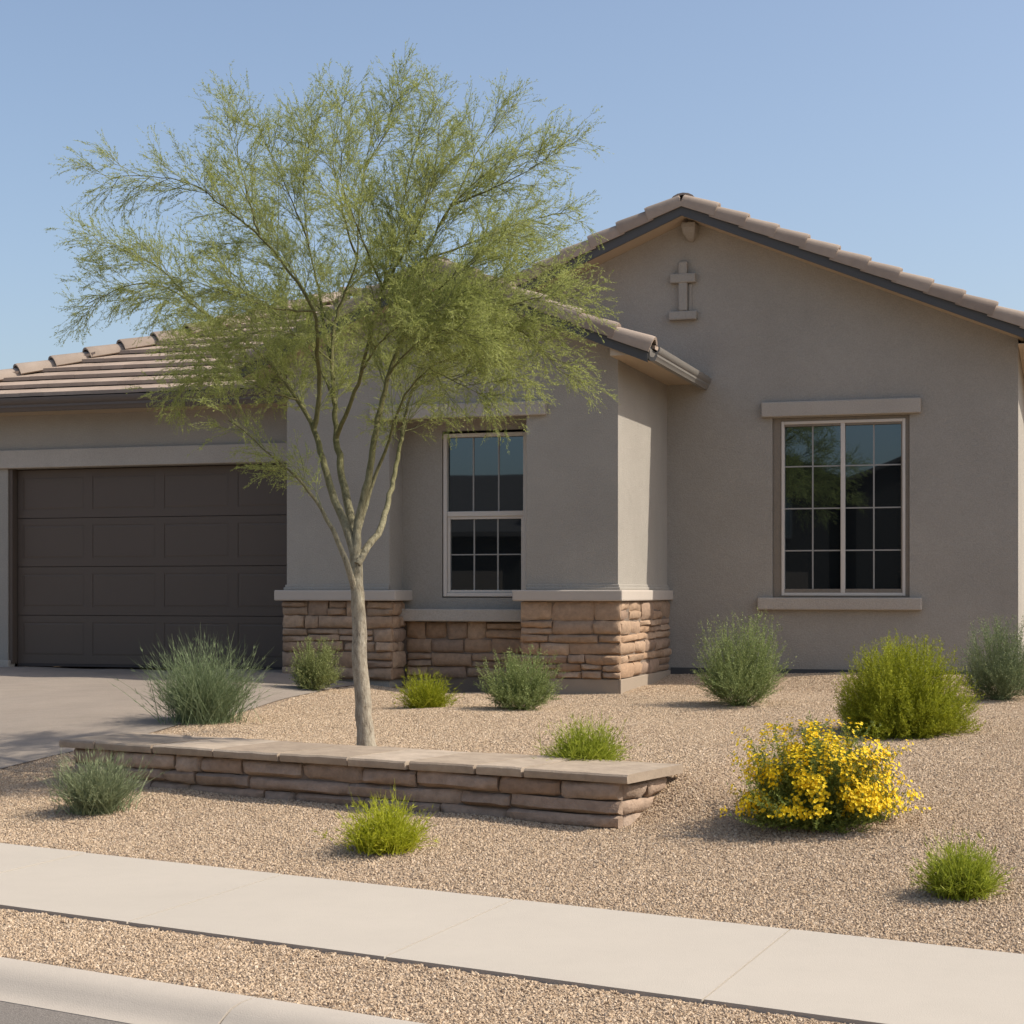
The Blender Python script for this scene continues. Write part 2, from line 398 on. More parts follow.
# ------------------------------------------------------------------ the house
ZB = .45
H = thing('house', (HO.x, HO.y, ZB), 'single storey taupe stucco house with tiled gables, brown garage door and stone wainscot', 'house', -HA)
OFF = (0, 0, ZB)
def hpart(mb, name, m, parent=None, **kw):
    return mb.build(name, m, parent or H, OFF, **kw)
def wall(mb, outer, holes, v, rev=0.0):
    """front skin in the plane v with holes and their reveals of depth rev"""
    loops = [[Vector((a, z, 0)) for a, z in outer]]+[[Vector((a, z, 0)) for a, z in h] for h in holes]
    flat = [p for l in loops for p in l]
    mb.add([(p.x, v, p.y) for p in flat], [tuple(t) for t in tessellate_polygon(loops)])
    for h in holes:
        for i in range(len(h)):
            (a, z), (b, w) = h[i], h[(i+1) % len(h)]
            mb.quad((a, v, z), (b, v, w), (b, v+rev, w), (a, v+rev, z))
def rect(a0, a1, z0, z1): return [(a0, z0), (a1, z0), (a1, z1), (a0, z1)]

BL, BC, BP, BZ = -3.97, -1.985, .4167, 5.20     # projecting room: left end, ridge line, pitch, ridge height of the deck
MV, ML, MR, MC, MZ = 2.49, -3.60, 4.16, .28, 6.27
GV, GL = .60, -8.90
NL, NR, NT_, NV = -2.69, -1.05, 3.60, .42       # window niche
def bz(u): return BZ-BP*abs(u-BC)
def mz(u): return MZ-BP*abs(u-MC)

# main block
w = MB()
wx0, wx1, wz0, wz1 = 1.30, 2.925, 1.535, 3.70
wall(w, [(ML, .1), (MR, .1), (MR, mz(MR)-.05), (MC, MZ-.05), (ML, mz(ML)-.05)], [rect(wx0, wx1, wz0, wz1)], MV, .10)
w.quad((MR, MV, .1), (MR, 13, .1), (MR, 13, mz(MR)-.05), (MR, MV, mz(MR)-.05))
w.quad((ML, MV, .1), (ML, 13, .1), (ML, 13, mz(ML)-.05), (ML, MV, mz(ML)-.05))
w.add([(ML, 13, .1), (MR, 13, .1), (MR, 13, mz(MR)-.05), (MC, 13, MZ-.05), (ML, 13, mz(ML)-.05)], [(0,1,2,3,4)])
hpart(w, 'wall', M['stucco'], fix=False)
# projecting room
w = MB()
wall(w, [(BL, .1), (NL, .1), (NL, NT_), (NR, NT_), (NR, .1), (0, .1), (0, bz(0)-.05), (BC, BZ-.05), (BL, bz(BL)-.05)], [], 0)
w.quad((NL, 0, .1), (NL, NV, .1), (NL, NV, NT_), (NL, 0, NT_)); w.quad((NR, 0, .1), (NR, NV, .1), (NR, NV, NT_), (NR, 0, NT_)); w.quad((NL, 0, NT_), (NL, NV, NT_), (NR, NV, NT_), (NR, 0, NT_))
nx0, nx1, nz0, nz1 = -2.20, -1.10, 1.535, 3.46
wall(w, rect(NL, NR, .1, NT_), [rect(nx0, nx1, nz0, nz1)], NV, .07)
w.quad((0, 0, .1), (0, MV, .1), (0, MV, bz(0)-.05), (0, 0, bz(0)-.05)); w.quad((BL, 0, .1), (BL, 3.5, .1), (BL, 3.5, bz(BL)-.05), (BL, 0, bz(BL)-.05))
hpart(w, 'wall', M['stucco'], fix=False)
# garage
w = MB()
gd0, gd1, gz0, gz1 = -8.12, -4.02, .69, 3.16
wall(w, [(GL, .1), (gd0, .1), (gd0, gz1), (gd1, gz1), (gd1, .1), (BL+.01, .1), (BL+.01, 3.98), (GL, 3.98)], [], GV)
w.quad((gd0, GV, .1), (gd0, GV+.17, .1), (gd0, GV+.17, gz1), (gd0, GV, gz1)); w.quad((gd1, GV, .1), (gd1, GV+.17, .1), (gd1, GV+.17, gz1), (gd1, GV, gz1)); w.quad((gd0, GV, gz1), (gd1, GV, gz1), (gd1, GV+.17, gz1), (gd0, GV+.17, gz1))
w.quad((GL, GV, .1), (GL, 8.2, .1), (GL, 8.2, 3.98), (GL, GV, 3.98)); w.quad((GL, 8.2, .1), (ML, 8.2, .1), (ML, 8.2, 3.98), (GL, 8.2, 3.98))
hpart(w, 'wall', M['stucco'], fix=False)

# trims
w = MB(); w.box((GL-.02, GV-.055, gz1+.004), (BL, GV+.01, 3.395)); hpart(w, 'door_header', M['trim'], bevel=.012)
w = MB(); w.box((GL-.02, GV-.035, .45), (gd0+.03, GV+.12, .735)); hpart(w, 'wall_base', M['trim'], bevel=.01)
w = MB(); w.box((NL-.22, -.065, 3.565), (NR+.235, .03, 3.725)); hpart(w, 'window_lintel', M['trim'], bevel=.012)
w = MB(); w.box((1.176, MV-.075, 3.712), (3.058, MV+.02, 3.892)); hpart(w, 'window_lintel', M['trim'], bevel=.012)
w = MB(); w.box((1.13, MV-.095, 1.385), (3.07, MV+.05, 1.533)); hpart(w, 'window_sill', M['trim'], bevel=.014)
w = MB(); w.box((NL, NV-.17, 1.262), (NR, NV+.02, 1.405)); hpart(w, 'window_sill', M['trim'], bevel=.014)

# stone wainscot, caps and bands
VZ0, VZ1 = .645, 1.498
rowsR = courses(VZ0, VZ1, .085, .185); rowsL = courses(VZ0-.05, VZ1, .085, .185); rowsN = courses(VZ0-.03, 1.258, .085, .17)
s_ = MB(); fr = lambda a, z, d: (a, -d, z); sd = lambda a, z, d: (d, a, z)
veneer(s_, fr, NR-.055, 0.0, rowsR, .062, .17, .56, grow1=.035); veneer(s_, sd, 0.0, MV, rowsR, .045, .28, .70)
bk = MB(); bk.box((NR-.03, -.018, VZ0), (.018, MV, VZ1)); 
o = hpart(s_, 'stone_veneer', M['stone'], smooth=50); hpart(bk, 'mortar', M['mortar'], o)
s_ = MB(); sdl = lambda a, z, d: (NL+d, a, z)
veneer(s_, fr, BL-.04, NL, rowsL, .062, .16, .46, grow1=.045); veneer(s_, sdl, 0.0, NV-.06, rowsL, .062, .14, .35)
bk = MB(); bk.box((BL-.02, -.018, VZ0-.06), (NL+.018, NV-.02, VZ1))
o = hpart(s_, 'stone_veneer', M['stone'], smooth=50); hpart(bk, 'mortar', M['mortar'], o)
s_ = MB(); frn = lambda a, z, d: (a, NV-d, z)
veneer(s_, frn, NL+.06, NR-.02, rowsN, .055, .18, .5)
bk = MB(); bk.box((NL+.02, NV-.016, .3), (NR-.035, NV+.01, 1.257))
o = hpart(s_, 'stone_veneer', M['stone'], smooth=50); hpart(bk, 'mortar', M['mortar'], o)
def lshape(mb, pts, z0, z1):
    n = len(pts); mb.add([(a, b, z0) for a, b in pts]+[(a, b, z1) for a, b in pts], [tuple(reversed(range(n))), tuple(range(n, 2*n))]+[(i, (i+1) % n, n+(i+1) % n, n+i) for i in range(n)])
w = MB(); lshape(w, [(NR-.13, -.125), (.078, -.125), (.078, MV+.01), (-.02, MV+.01), (-.02, .05), (NR-.13, .05)], 1.50, 1.622); hpart(w, 'pillar_cap', M['cap'], bevel=.014)
w = MB(); lshape(w, [(BL-.11, -.125), (NL+.125, -.125), (NL+.125, NV+.01), (NL-.02, NV+.01), (NL-.02, .05), (BL-.11, .05)], 1.50, 1.622); hpart(w, 'pillar_cap', M['cap'], bevel=.014)
for a, b, m_ in ((.030, 1.655, 0), (.016, 1.685, 0)):
    w = MB(); lshape(w, [(NR+.0, -a), (a, -a), (a, MV+.005), (-.03, MV+.005), (-.03, .03), (NR+.0, .03)], 1.622, b); hpart(w, 'wall_band', M['stucco'], bevel=.006)
    w = MB(); lshape(w, [(BL-a, -a), (NL, -a), (NL, .03), (BL-a, .03)], 1.622, b); hpart(w, 'wall_band', M['stucco'], bevel=.006)
w = MB(); w.box((NR-.10, -.045, .1), (.02, MV+.02, VZ0-.004)); w.box((-.02+.04, -.045, .1), (.045, MV+.02, VZ0-.004)); hpart(w, 'foundation', M['base'], bevel=.006)
w = MB(); w.box((.046, MV-.010, .1), (MR+.006, MV+.05, .672)); hpart(w, 'foundation', M['fascia'])

# windows -----------------------------------------------------------
def bars(mb, xs_, zs_, v, t, d):
    pass
def frame_rect(mb, a0, a1, z0, z1, t, v0, v1):
    mb.box((a0, v0, z0), (a0+t, v1, z1)); mb.box((a1-t, v0, z0), (a1, v1, z1)); mb.box((a0+t, v0, z0), (a1-t, v1, z0+t)); mb.box((a0+t, v0, z1-t), (a1-t, v1, z1))
def window_double(v):
    f = MB(); frame_rect(f, wx0+.105, wx1-.05, wz0+.02, wz1-.04, .036, v-.055, v+.03)
    c = (wx0+wx1)/2+.0275; f.box((c-.026, v-.05, wz0+.056), (c+.026, v+.02, wz1-.076))
    o = hpart(f, 'window', M['vinyl'], bevel=.006)
    e = MB(); frame_rect(e, wx0+.002, wx1-.002, wz0+.002, wz1-.002, .10, v-.045, v+.04); hpart(e, 'surround', M['surround'], o, bevel=.004)
    for a0, a1 in ((wx0+.141, c-.026), (c+.026, wx1-.086)):
        z0, z1 = wz0+.056, wz1-.076
        p = MB(); p.box((a0, v, z0), (a1, v+.008, z1)); hpart(p, 'pane', M['glass'], o)
        g_ = MB(); m = (a0+a1)/2; g_.box((m-.009, v-.008, z0), (m+.009, v-.002, z1))
        for k in (1, 2, 3): 
            z = z0+(z1-z0)*k/4; g_.box((a0, v-.0075, z-.008), (m-.009, v-.0025, z+.008)); g_.box((m+.009, v-.0075, z-.008), (a1, v-.0025, z+.008))
        hpart(g_, 'grille', M['muntin'], o)
def window_sash(v):
    a0, a1, z0, z1 = nx0+.012, nx1-.075, nz0+.012, nz1-.03; zm = 2.50
    f = MB(); frame_rect(f, a0, a1, z0, z1, .045, v-.06, v+.03); o = hpart(f, 'window', M['vinyl'], bevel=.006)
    e = MB(); e.box((a1+.002, v-.02, z0), (nx1-.002, v+.04, z1)); hpart(e, 'surround', M['fascia2'], o)
    r_ = MB(); r_.box((a0+.046, v-.05, zm-.03), (a1-.046, v+.025, zm+.03)); hpart(r_, 'meeting_rail', M['vinyl'], o, bevel=.006)
    for zz0, zz1, ins, dv, nh in ((zm+.03, z1-.046, 0, 0, 0), (z0+.046, zm-.03, .03, -.012, 1)):
        if ins:
            q = MB(); frame_rect(q, a0+.046, a1-.046, zz0, zz1, ins, v-.035, v+.02); hpart(q, 'sash', M['vinyl'], o, bevel=.004)
        b0, b1, c0, c1 = a0+.046+ins, a1-.046-ins, zz0+ins, zz1-ins
        p = MB(); p.box((b0, v, c0), (b1, v+.008, c1)); hpart(p, 'pane', M['glass'], o)
        g_ = MB(); cols = [b0+(b1-b0)*k/3 for k in (1, 2)]
        for x in cols: g_.box((x-.009, v-.008, c0), (x+.009, v-.002, c1))
        if nh:
            ed = [b0, cols[0]-.009, cols[0]+.009, cols[1]-.009, cols[1]+.009, b1]; z = (c0+c1)/2
            for k in (0, 2, 4): g_.box((ed[k], v-.0075, z-.007), (ed[k+1], v-.0025, z+.007))
        hpart(g_, 'grille', M['muntin'], o)
M['surround'] = stucco('stucco_surround', (.26,.22,.175))
M['fascia2'] = painted('window_surround', (.12,.105,.09), .6)
window_double(MV+.075); window_sash(NV+.06)

# garage door: four hinged sections with raised panels ---------------
door = None
d0, d1 = gd0+.005, gd1-.005; ncol = 4; hh = (gz1-gz0-.01)/4
gdo = MB(); gdo.box((d0, GV+.175, gz0), (d1, GV+.19, gz1)); door = hpart(gdo, 'garage_door', M['door'])
fr_ = MB(); fr_.box((gd0+.001, GV+.02, gz0), (gd0+.055, GV+.165, gz1-.002)); hpart(fr_, 'door_frame', M['door'], door)
for r in range(4):
    z0 = gz0+r*hh+.004; z1 = z0+hh-.008; v = GV+.13; p = MB()
    a0, a1 = d0+.06, d1
    # face of the section with recessed field round each raised panel
    cw = (a1-a0)/ncol; holes = []; rc = []
    for c in range(ncol):
        x0 = a0+c*cw+.07; x1 = a0+(c+1)*cw-.05; holes.append(rect(x0, x1, z0+.10, z1-.085)); rc.append((x0, x1, z0+.10, z1-.085))
    wall(p, rect(a0, a1, z0, z1), holes, v, .0065)
    p.quad((a0, v, z0), (a1, v, z0), (a1, v+.04, z0), (a0, v+.04, z0)); p.quad((a0, v, z1), (a1, v, z1), (a1, v+.04, z1), (a0, v+.04, z1))
    for x0, x1, y0, y1 in rc:
        b = .018; vv0 = v+.0065
        outer = [(x0, vv0, y0), (x1, vv0, y0), (x1, vv0, y1), (x0, vv0, y1)]; m1 = [(x0+.012, vv0, y0+.012), (x1-.012, vv0, y0+.012), (x1-.012, vv0, y1-.012), (x0+.012, vv0, y1-.012)]
        inner = [(x0+.012+b, v+.003, y0+.012+b), (x1-.012-b, v+.003, y0+.012+b), (x1-.012-b, v+.003, y1-.012-b), (x0+.012+b, v+.003, y1-.012-b)]
        p.add(outer+m1+inner, [(i, (i+1) % 4, 4+(i+1) % 4, 4+i) for i in range(4)]+[(4+i, 4+(i+1) % 4, 8+(i+1) % 4, 8+i) for i in range(4)]+[(8, 9, 10, 11)])
    hpart(p, 'door_section', M['door'], door, fix=False)
sl = MB(); sl.box((d0+.06, GV+.12, gz0-.03), (d1, GV+.17, gz0+.002)); hpart(sl, 'door_seal', M['under'], door)

# roofs --------------------------------------------------------------
EXPO, TW = .36, .33
def tile_slope(mb, org, along, inward, length, run, left=lambda r: 0.0, right=None):
    """courses of flat tiles: org = eave start, along = unit along the eave, inward = unit up the slope in plan; rises BP per unit of run"""
    L = length if right is None else None; org = Vector(org); al = Vector(along); iw = Vector(inward); k = 0; r = -.05
    while r < run-.02:
        r1 = min(r+EXPO, run); a = -TW*(.5 if k % 2 else 0)
        lo, hi = left(max(r, 0)), (length if right is None else right(max(r, 0))); lo1, hi1 = left(r1), (length if right is None else right(r1))
        while a < hi:
            b = a+TW; dz = random.uniform(-.002, .002); g_ = .0015
            p0, p1 = max(a+g_, lo), min(b-g_, hi); q0, q1 = max(a+g_, lo1), min(b-g_, hi1)
            if p1 > p0+.02 or q1 > q0+.02:
                p1 = max(p1, p0); q0 = min(q0, max(q1, p0)); q1 = max(q1, q0)
                P = lambda x, rr, h: org+al*x+iw*rr+Vector((0, 0, BP*rr+h))
                t0, t1 = .080+dz, .014+dz
                vs = [P(p0, r, t0), P(p1, r, t0), P(q1, r1+.05, t1), P(q0, r1+.05, t1), P(p0, r, t0-.045), P(p1, r, t0-.045), P(q1, r1+.05, t1-.03), P(q0, r1+.05, t1-.03)]
                mb.add(vs, [(0,1,2,3), (0,4,5,1), (1,5,6,2), (3,7,4,0), (4,7,6,5)])
            a = b
        r = r1; k += 1
def cap_tiles(mb, p0, p1, side, rad, n_len=.40, drop=.0, flat=.72):
    """half-barrel tiles laid from p0 (low) to p1 (high), each lapping the one below"""
    p0, p1 = Vector(p0), Vector(p1); d = (p1-p0); L = d.length; d.normalize(); sd_ = Vector(side).normalized(); up = sd_.cross(d).normalized()
    if up.z < 0: up = -up
    n = max(1, round(L/n_len)); step = L/n
    for i in range(n):
        rings = []; j = random.uniform(-.006, .006)
        for tt, rr, lift in ((-.03, rad*1.12, .030), (.0, rad*1.13, .030), (step*.5, rad*1.02, .016), (step+.01, rad*.92, .0)):
            c = p0+d*(i*step+tt)+up*(lift+j); ring = []
            for a in range(9): th = math.pi*a/8; ring.append(c+sd_*(math.cos(th)*rr)+up*(math.sin(th)*rr*flat))
            for a in range(8, -1, -1): th = math.pi*a/8; ring.append(c+sd_*(math.cos(th)*(rr-.02))+up*(math.sin(th)*(rr-.02)*flat-.012))
            rings.append(ring)
        mb.sweep(rings)
def rake_tiles(mb, p0, p1, n_len=.40):
    """rake tiles over a gable edge from p0 (low) to p1 (high); outward is -v"""
    p0, p1 = Vector(p0), Vector(p1); d = (p1-p0); L = d.length; d.normalize(); up = Vector((0, 1, 0)).cross(d)
    if up.z < 0: up = -up
    up.normalize(); n = max(1, round(L/n_len)); step = L/n
    prof = [(-.045, -.055), (-.050, .02), (-.042, .062), (-.018, .092), (.018, .105), (.07, .100), (.13, .078), (.19, .05), (.19, .03), (.12, .05), (.06, .075), (.02, .08), (-.008, .068), (-.024, .045), (-.030, .01), (-.028, -.055)]
    for i in range(n):
        j = random.uniform(-.005, .005); rings = []
        for tt, k, lift in ((-.035, 1.10, .028), (0, 1.12, .028), (step*.5, 1.03, .014), (step+.02, .92, 0)):
            c = p0+d*(i*step+tt)+up*(lift+j)
            rings.append([c+Vector((0, q*k, 0))+up*(r*k) for q, r in prof])
        mb.sweep(rings)
def gable_roof(c, zt, e0, e1, v0, v1, gutter_right=False, name='roof', vl=None):
    """deck, tiles, rake tiles, fascia, soffit of a gable whose ridge runs along v"""
    vl = vl if vl is not None else v1
    zf = lambda u: zt-BP*abs(u-c)
    deck = MB(); th = .038
    for a, b, ve in ((e0, c, vl), (c, e1, v1)):
        vs = [(a, v0+.02, zf(a)), (b, v0+.02, zf(b)), (b, ve, zf(b)), (a, ve, zf(a))]
        deck.add(vs+[(x, y, z-th) for x, y, z in vs], [(0,1,2,3), (7,6,5,4), (0,4,5,1), (1,5,6,2), (2,6,7,3), (3,7,4,0)])
    rf = hpart(deck, name, M['soffit'])
    t = MB(); tile_slope(t, (e1, v0+.14, zf(e1)), (0, 1, 0), (-1, 0, 0), v1-v0-.14, e1-c); tile_slope(t, (e0, v0+.14, zf(e0)), (0, 1, 0), (1, 0, 0), vl-v0-.14, c-e0)
    hpart(t, 'roof_tiles', M['tile'], rf)
    k = MB(); rake_tiles(k, (e1, v0, zf(e1)+.012), (c+.02, v0, zt+.012)); rake_tiles(k, (e0, v0, zf(e0)+.012), (c-.02, v0, zt+.012)); hpart(k, 'rake_tiles', M['rake'], rf, smooth=40)
    k = MB(); cap_tiles(k, (c, v0+.10, zt-.005), (c, v1, zt-.004), (1, 0, 0), .15); hpart(k, 'ridge_tiles', M['rake'], rf, smooth=40)
    f = MB(); fh = .140
    for a, b in ((e0, c), (c, e1)):
        for (vA, vB, top, bot, mbb) in ((v0-.012, v0+.018, -.008, -fh, f),):
            vs = [(a, vA, zf(a)+top), (b, vA, zf(b)+top), (b, vA, zf(b)+bot), (a, vA, zf(a)+bot)]
            mbb.add(vs+[(x, vB, z) for x, y, z in vs], [(0,1,2,3), (7,6,5,4), (0,4,5,1), (1,5,6,2), (2,6,7,3), (3,7,4,0)])
    hpart(f, 'fascia', M['fascia'], rf)
    f = MB()
    for a, b in ((e0, c), (c, e1)):
        vs = [(a, v0-.020, zf(a)+.004), (b, v0-.020, zf(b)+.004), (b, v0-.020, zf(b)-.014), (a, v0-.020, zf(a)-.014)]
        f.add(vs+[(x, v0-.0125, z) for x, y, z in vs], [(0,1,2,3), (7,6,5,4), (0,4,5,1), (1,5,6,2), (2,6,7,3), (3,7,4,0)])
    hpart(f, 'drip_edge', M['drip'], rf)
    s__ = MB()
    for a, b in ((e0, c), (c, e1)):
        s__.quad((a, v0+.019, zf(a)-.115), (b, v0+.019, zf(b)-.115), (b, v0+.60, zf(b)-.115), (a, v0+.60, zf(a)-.115))
    hpart(s__, 'soffit', M['soffit'], rf, fix=False)
    return rf
main_roof = gable_roof(MC, MZ, ML-.42, MR+.42, MV-.46, 13.3)
bay_roof = gable_roof(BC, BZ, BL-.42, .42, -.38, 4.6, name='roof', vl=3.2)

def gutter_profile(): return [(0, .0), (.0, -.10), (.02, -.125), (.075, -.125), (.085, -.10), (.098, -.085), (.098, -.062), (.112, -.05), (.125, -.02), (.125, .008), (.108, .008), (.108, -.012), (.06, -.09), (.02, -.09), (.015, .0)]
# gutter on the right eave of the projecting room
g_ = MB(); ez = bz(.42)
g_.sweep([[(.425+p*1.02, v, ez+.01+q*1.08) for p, q in gutter_profile()] for v in (-.37, MV-.002)])
hpart(g_, 'gutter', M['gutter_side'], bay_roof, smooth=30)
s__ = MB(); s__.sweep([[(.004, v, ez-.052), (.42, v, ez-.052), (.42, v, ez-.039), (.004, v, bz(.004)-.039)] for v in (-.36, MV-.004)]); hpart(s__, 'soffit', M['soffit'], bay_roof)
s__ = MB(); s__.box((.4205, -.365, ez-.10), (.4245, MV-.003, ez+.045)); s__.box((.425, -.415, ez-.03), (.433, -.19, ez+.085)); hpart(s__, 'fascia', M['fascia'], bay_roof)
# gutter on the right eave of the main block
g_ = MB(); ez2 = mz(MR+.42)
g_.sweep([[(MR+.425+p*1.02, v, ez2+.01+q*1.08) for p, q in gutter_profile()] for v in (MV-.37, 13.2)]); hpart(g_, 'gutter', M['gutter_side'], main_roof, smooth=30)
s__ = MB(); s__.box((MR+.005, MV-.36, ez2-.052), (MR+.42, 13, ez2-.04)); hpart(s__, 'soffit', M['soffit'], main_roof)

# hipped garage roof
GE, GU0, GZ, GK = .20, -9.30, 3.99, 4.2
GU1 = -3.2
dk = MB()
A = (GU0, GE, GZ); Bp = (GU0+GK, GE+GK, GZ+BP*GK); Cp = (GU1+3.5, GE+GK, GZ+BP*GK); D = (BL, GE, GZ); E2 = (GU0, GE+2*GK, GZ); F2 = (ML, GE+2*GK, GZ)
D2 = (BL, 1.2, GZ+BP*1.0)
dk.add([A, (BL-.02, GE, GZ), (BL-.02, GE+GK, GZ+BP*GK), Bp], [(0,1,2,3)]); dk.add([A, Bp, E2], [(0,1,2)]); dk.add([E2, Bp, Cp, F2], [(0,1,2,3)])
dk.add([(BL-.02, 3.0, GZ+BP*2.8), (ML+2.0, 3.0, GZ+BP*2.8), Cp, (BL-.02, GE+GK, GZ+BP*GK)], [(0,1,2,3)])
groof = hpart(dk, 'roof', M['under'], fix=False)
t = MB(); tile_slope(t, (GU0, GE, GZ+.012), (1, 0, 0), (0, 1, 0), BL-.03-GU0, GK, left=lambda r: r)
tile_slope(t, (GU0, GE+2*GK, GZ+.012), (0, -1, 0), (1, 0, 0), 2*GK, GK, left=lambda r: r, right=lambda r: 2*GK-r)
hpart(t, 'roof_tiles', M['tile'], groof)
k = MB(); cap_tiles(k, (GU0+.02, GE+.02, GZ+.005), (Bp[0], Bp[1], Bp[2]+.02), (1, -1, 0), .19, .46); cap_tiles(k, (Bp[0], Bp[1], Bp[2]+.075), (Cp[0], Cp[1], Cp[2]+.076), (0, 1, 0), .13); hpart(k, 'hip_tiles', M['rake'], groof, smooth=40)
g_ = MB(); g_.sweep([[(u, GE-.005-p*1.35, GZ-.012+q*1.22) for p, q in gutter_profile()] for u in (GU0-.05, BL-.005)]); hpart(g_, 'gutter', M['gutter'], groof, smooth=30)
s__ = MB(); s__.box((GU0+.02, GE+.0, GZ-.16), (BL-.005, GV+.02, GZ-.13)); s__.box((GU0+.02, GE-.0, GZ-.129), (BL-.005, GE+.03, GZ-.006)); hpart(s__, 'soffit', M['soffit'], groof)

# corbel under the main peak and the stucco cross relief
w = MB(); c_ = MC+.03
rings = [[(c_-hw, MV-.28*q, zz), (c_+hw, MV-.28*q, zz), (c_+hw, MV+.02, zz), (c_-hw, MV+.02, zz)] for zz, hw, q in ((6.10, .085, .8), (6.04, .085, .8), (5.98, .075, .7), (5.92, .045, .4), (5.90, .03, .2))]
w.sweep(rings); hpart(w, 'corbel', M['stucco'], bevel=.012)
w = MB(); c_ = .215
w.box((c_-.06, MV-.075, 5.045), (c_+.05, MV+.01, 5.655)); w.box((c_-.165, MV-.090, 5.39), (c_+.155, MV+.01, 5.505)); w.box((c_+.05, MV-.022, 5.045), (c_+.10, MV+.01, 5.388)); w.box((c_-.18, MV-.095, 4.935), (c_+.17, MV+.01, 5.043))
hpart(w, 'wall_cross', M['stucco'], bevel=.018)

# ------------------------------------------------------------------ low retaining wall
wb = from_st(W_S0, W_T, EYE-1.5)
LW = thing('retaining_wall', wb, 'low retaining wall of tan stone blocks under wide flat cap slabs, in front of the tree', 'retaining wall', -SA)
WL = W_S1-W_S0; WD = .60
ztop = (EYE-1.115)-wb.z; zl = -.08
s_ = MB(); front = lambda a, z, d: (a, -d, z); end = lambda a, z, d: (WL+d, a, z); lend = lambda a, z, d: (-d, a, z)
rowsW = [(-.10, .075), (.075, .185), (.185, ztop-.092)]
rowsW = [(-.12, .02), (.02, .115), (.115, .205), (.205, ztop-.062)]
veneer(s_, front, 0, WL, rowsW, .050, .18, .75, .012, 0, .02); veneer(s_, end, 0, WD, rowsW, .035, .2, .4, .014); veneer(s_, lend, 0, WD, rowsW, .035, .2, .4, .014)
s_.build('stonework', M['wallstone'], LW, smooth=50)
c = MB(); c.box((-.005, .0, -.2), (WL+.005, WD, ztop-.063)); c.build('mortar', M['mortar'], LW)
c = MB(); a = -.08
while a < WL+.11:
    L = random.uniform(.30, .66)
    if WL+.11-(a+L) < .28: L = WL+.11-a
    dz, dv = random.uniform(-.004, .004), random.uniform(-.012, .012); g2 = random.choice([.007, .010, .015]); nseg = 5; rings = []
    for q in range(nseg+1):
        x = a+g2+(L-2*g2)*q/nseg; jv = random.uniform(-.006, .006); jz = random.uniform(-.003, .003)
        y0, y1, b0, b1 = -.085+dv+jv, WD+.09, ztop-.060, ztop+dz+jz
        rings.append([(x, y0+.006, b0), (x, y0, b0+.012), (x, y0-.002, b1-.014), (x, y0+.010, b1-.002), (x, y0+.12, b1), (x, y1, b1), (x, y1, b0)])
    c.sweep(rings); a += L
c.build('cap', M['slab'], LW, smooth=35)

# ------------------------------------------------------------------ foliage
def diamonds(base, d, length, width, twist=None):
    """leaf quads: arrays of base points, unit directions"""
    n = len(base); r = rng.normal(size=(n, 3)); sd_ = np.cross(d, r); sd_ /= np.linalg.norm(sd_, axis=1, keepdims=True)+1e-9
    L = length[:, None]; Wd = width[:, None]
    nrm = np.cross(sd_, d)
    tip = base+d*L+nrm*L*rng.uniform(-.18, .18, (n, 1)); mid = base+d*L*.5
    v = np.stack([base, mid+sd_*Wd*.5, tip, mid-sd_*Wd*.5], 1).reshape(-1, 3)
    f = np.arange(4*n).reshape(n, 4)
    return v, f
def unit(a): return a/(np.linalg.norm(a, axis=-1, keepdims=True)+1e-9)
def ribbons(paths, w0):
    """thin flat strips along paths (n, k, 3): stems and grass blades"""
    n, k, _ = paths.shape; d = unit(np.gradient(paths, axis=1)); r = rng.normal(size=(n, 1, 3)); sd_ = unit(np.cross(d, np.broadcast_to(r, d.shape)))
    w = w0[:, None, None]*np.linspace(1, .12, k)[None, :, None]
    v = np.stack([paths+sd_*w/2, paths-sd_*w/2], 2).reshape(-1, 3)
    base = (np.arange(n)*k*2)[:, None]; i = np.arange(k-1)[None, :]*2
    f = np.stack([base+i, base+i+1, base+i+3, base+i+2], -1).reshape(-1, 4)
    return v, f
def join(*vf):
    V_, F_, o = [], [], 0
    for v, f in vf: V_.append(v); F_.append(f+o); o += len(v)
    return np.concatenate(V_), np.concatenate(F_)

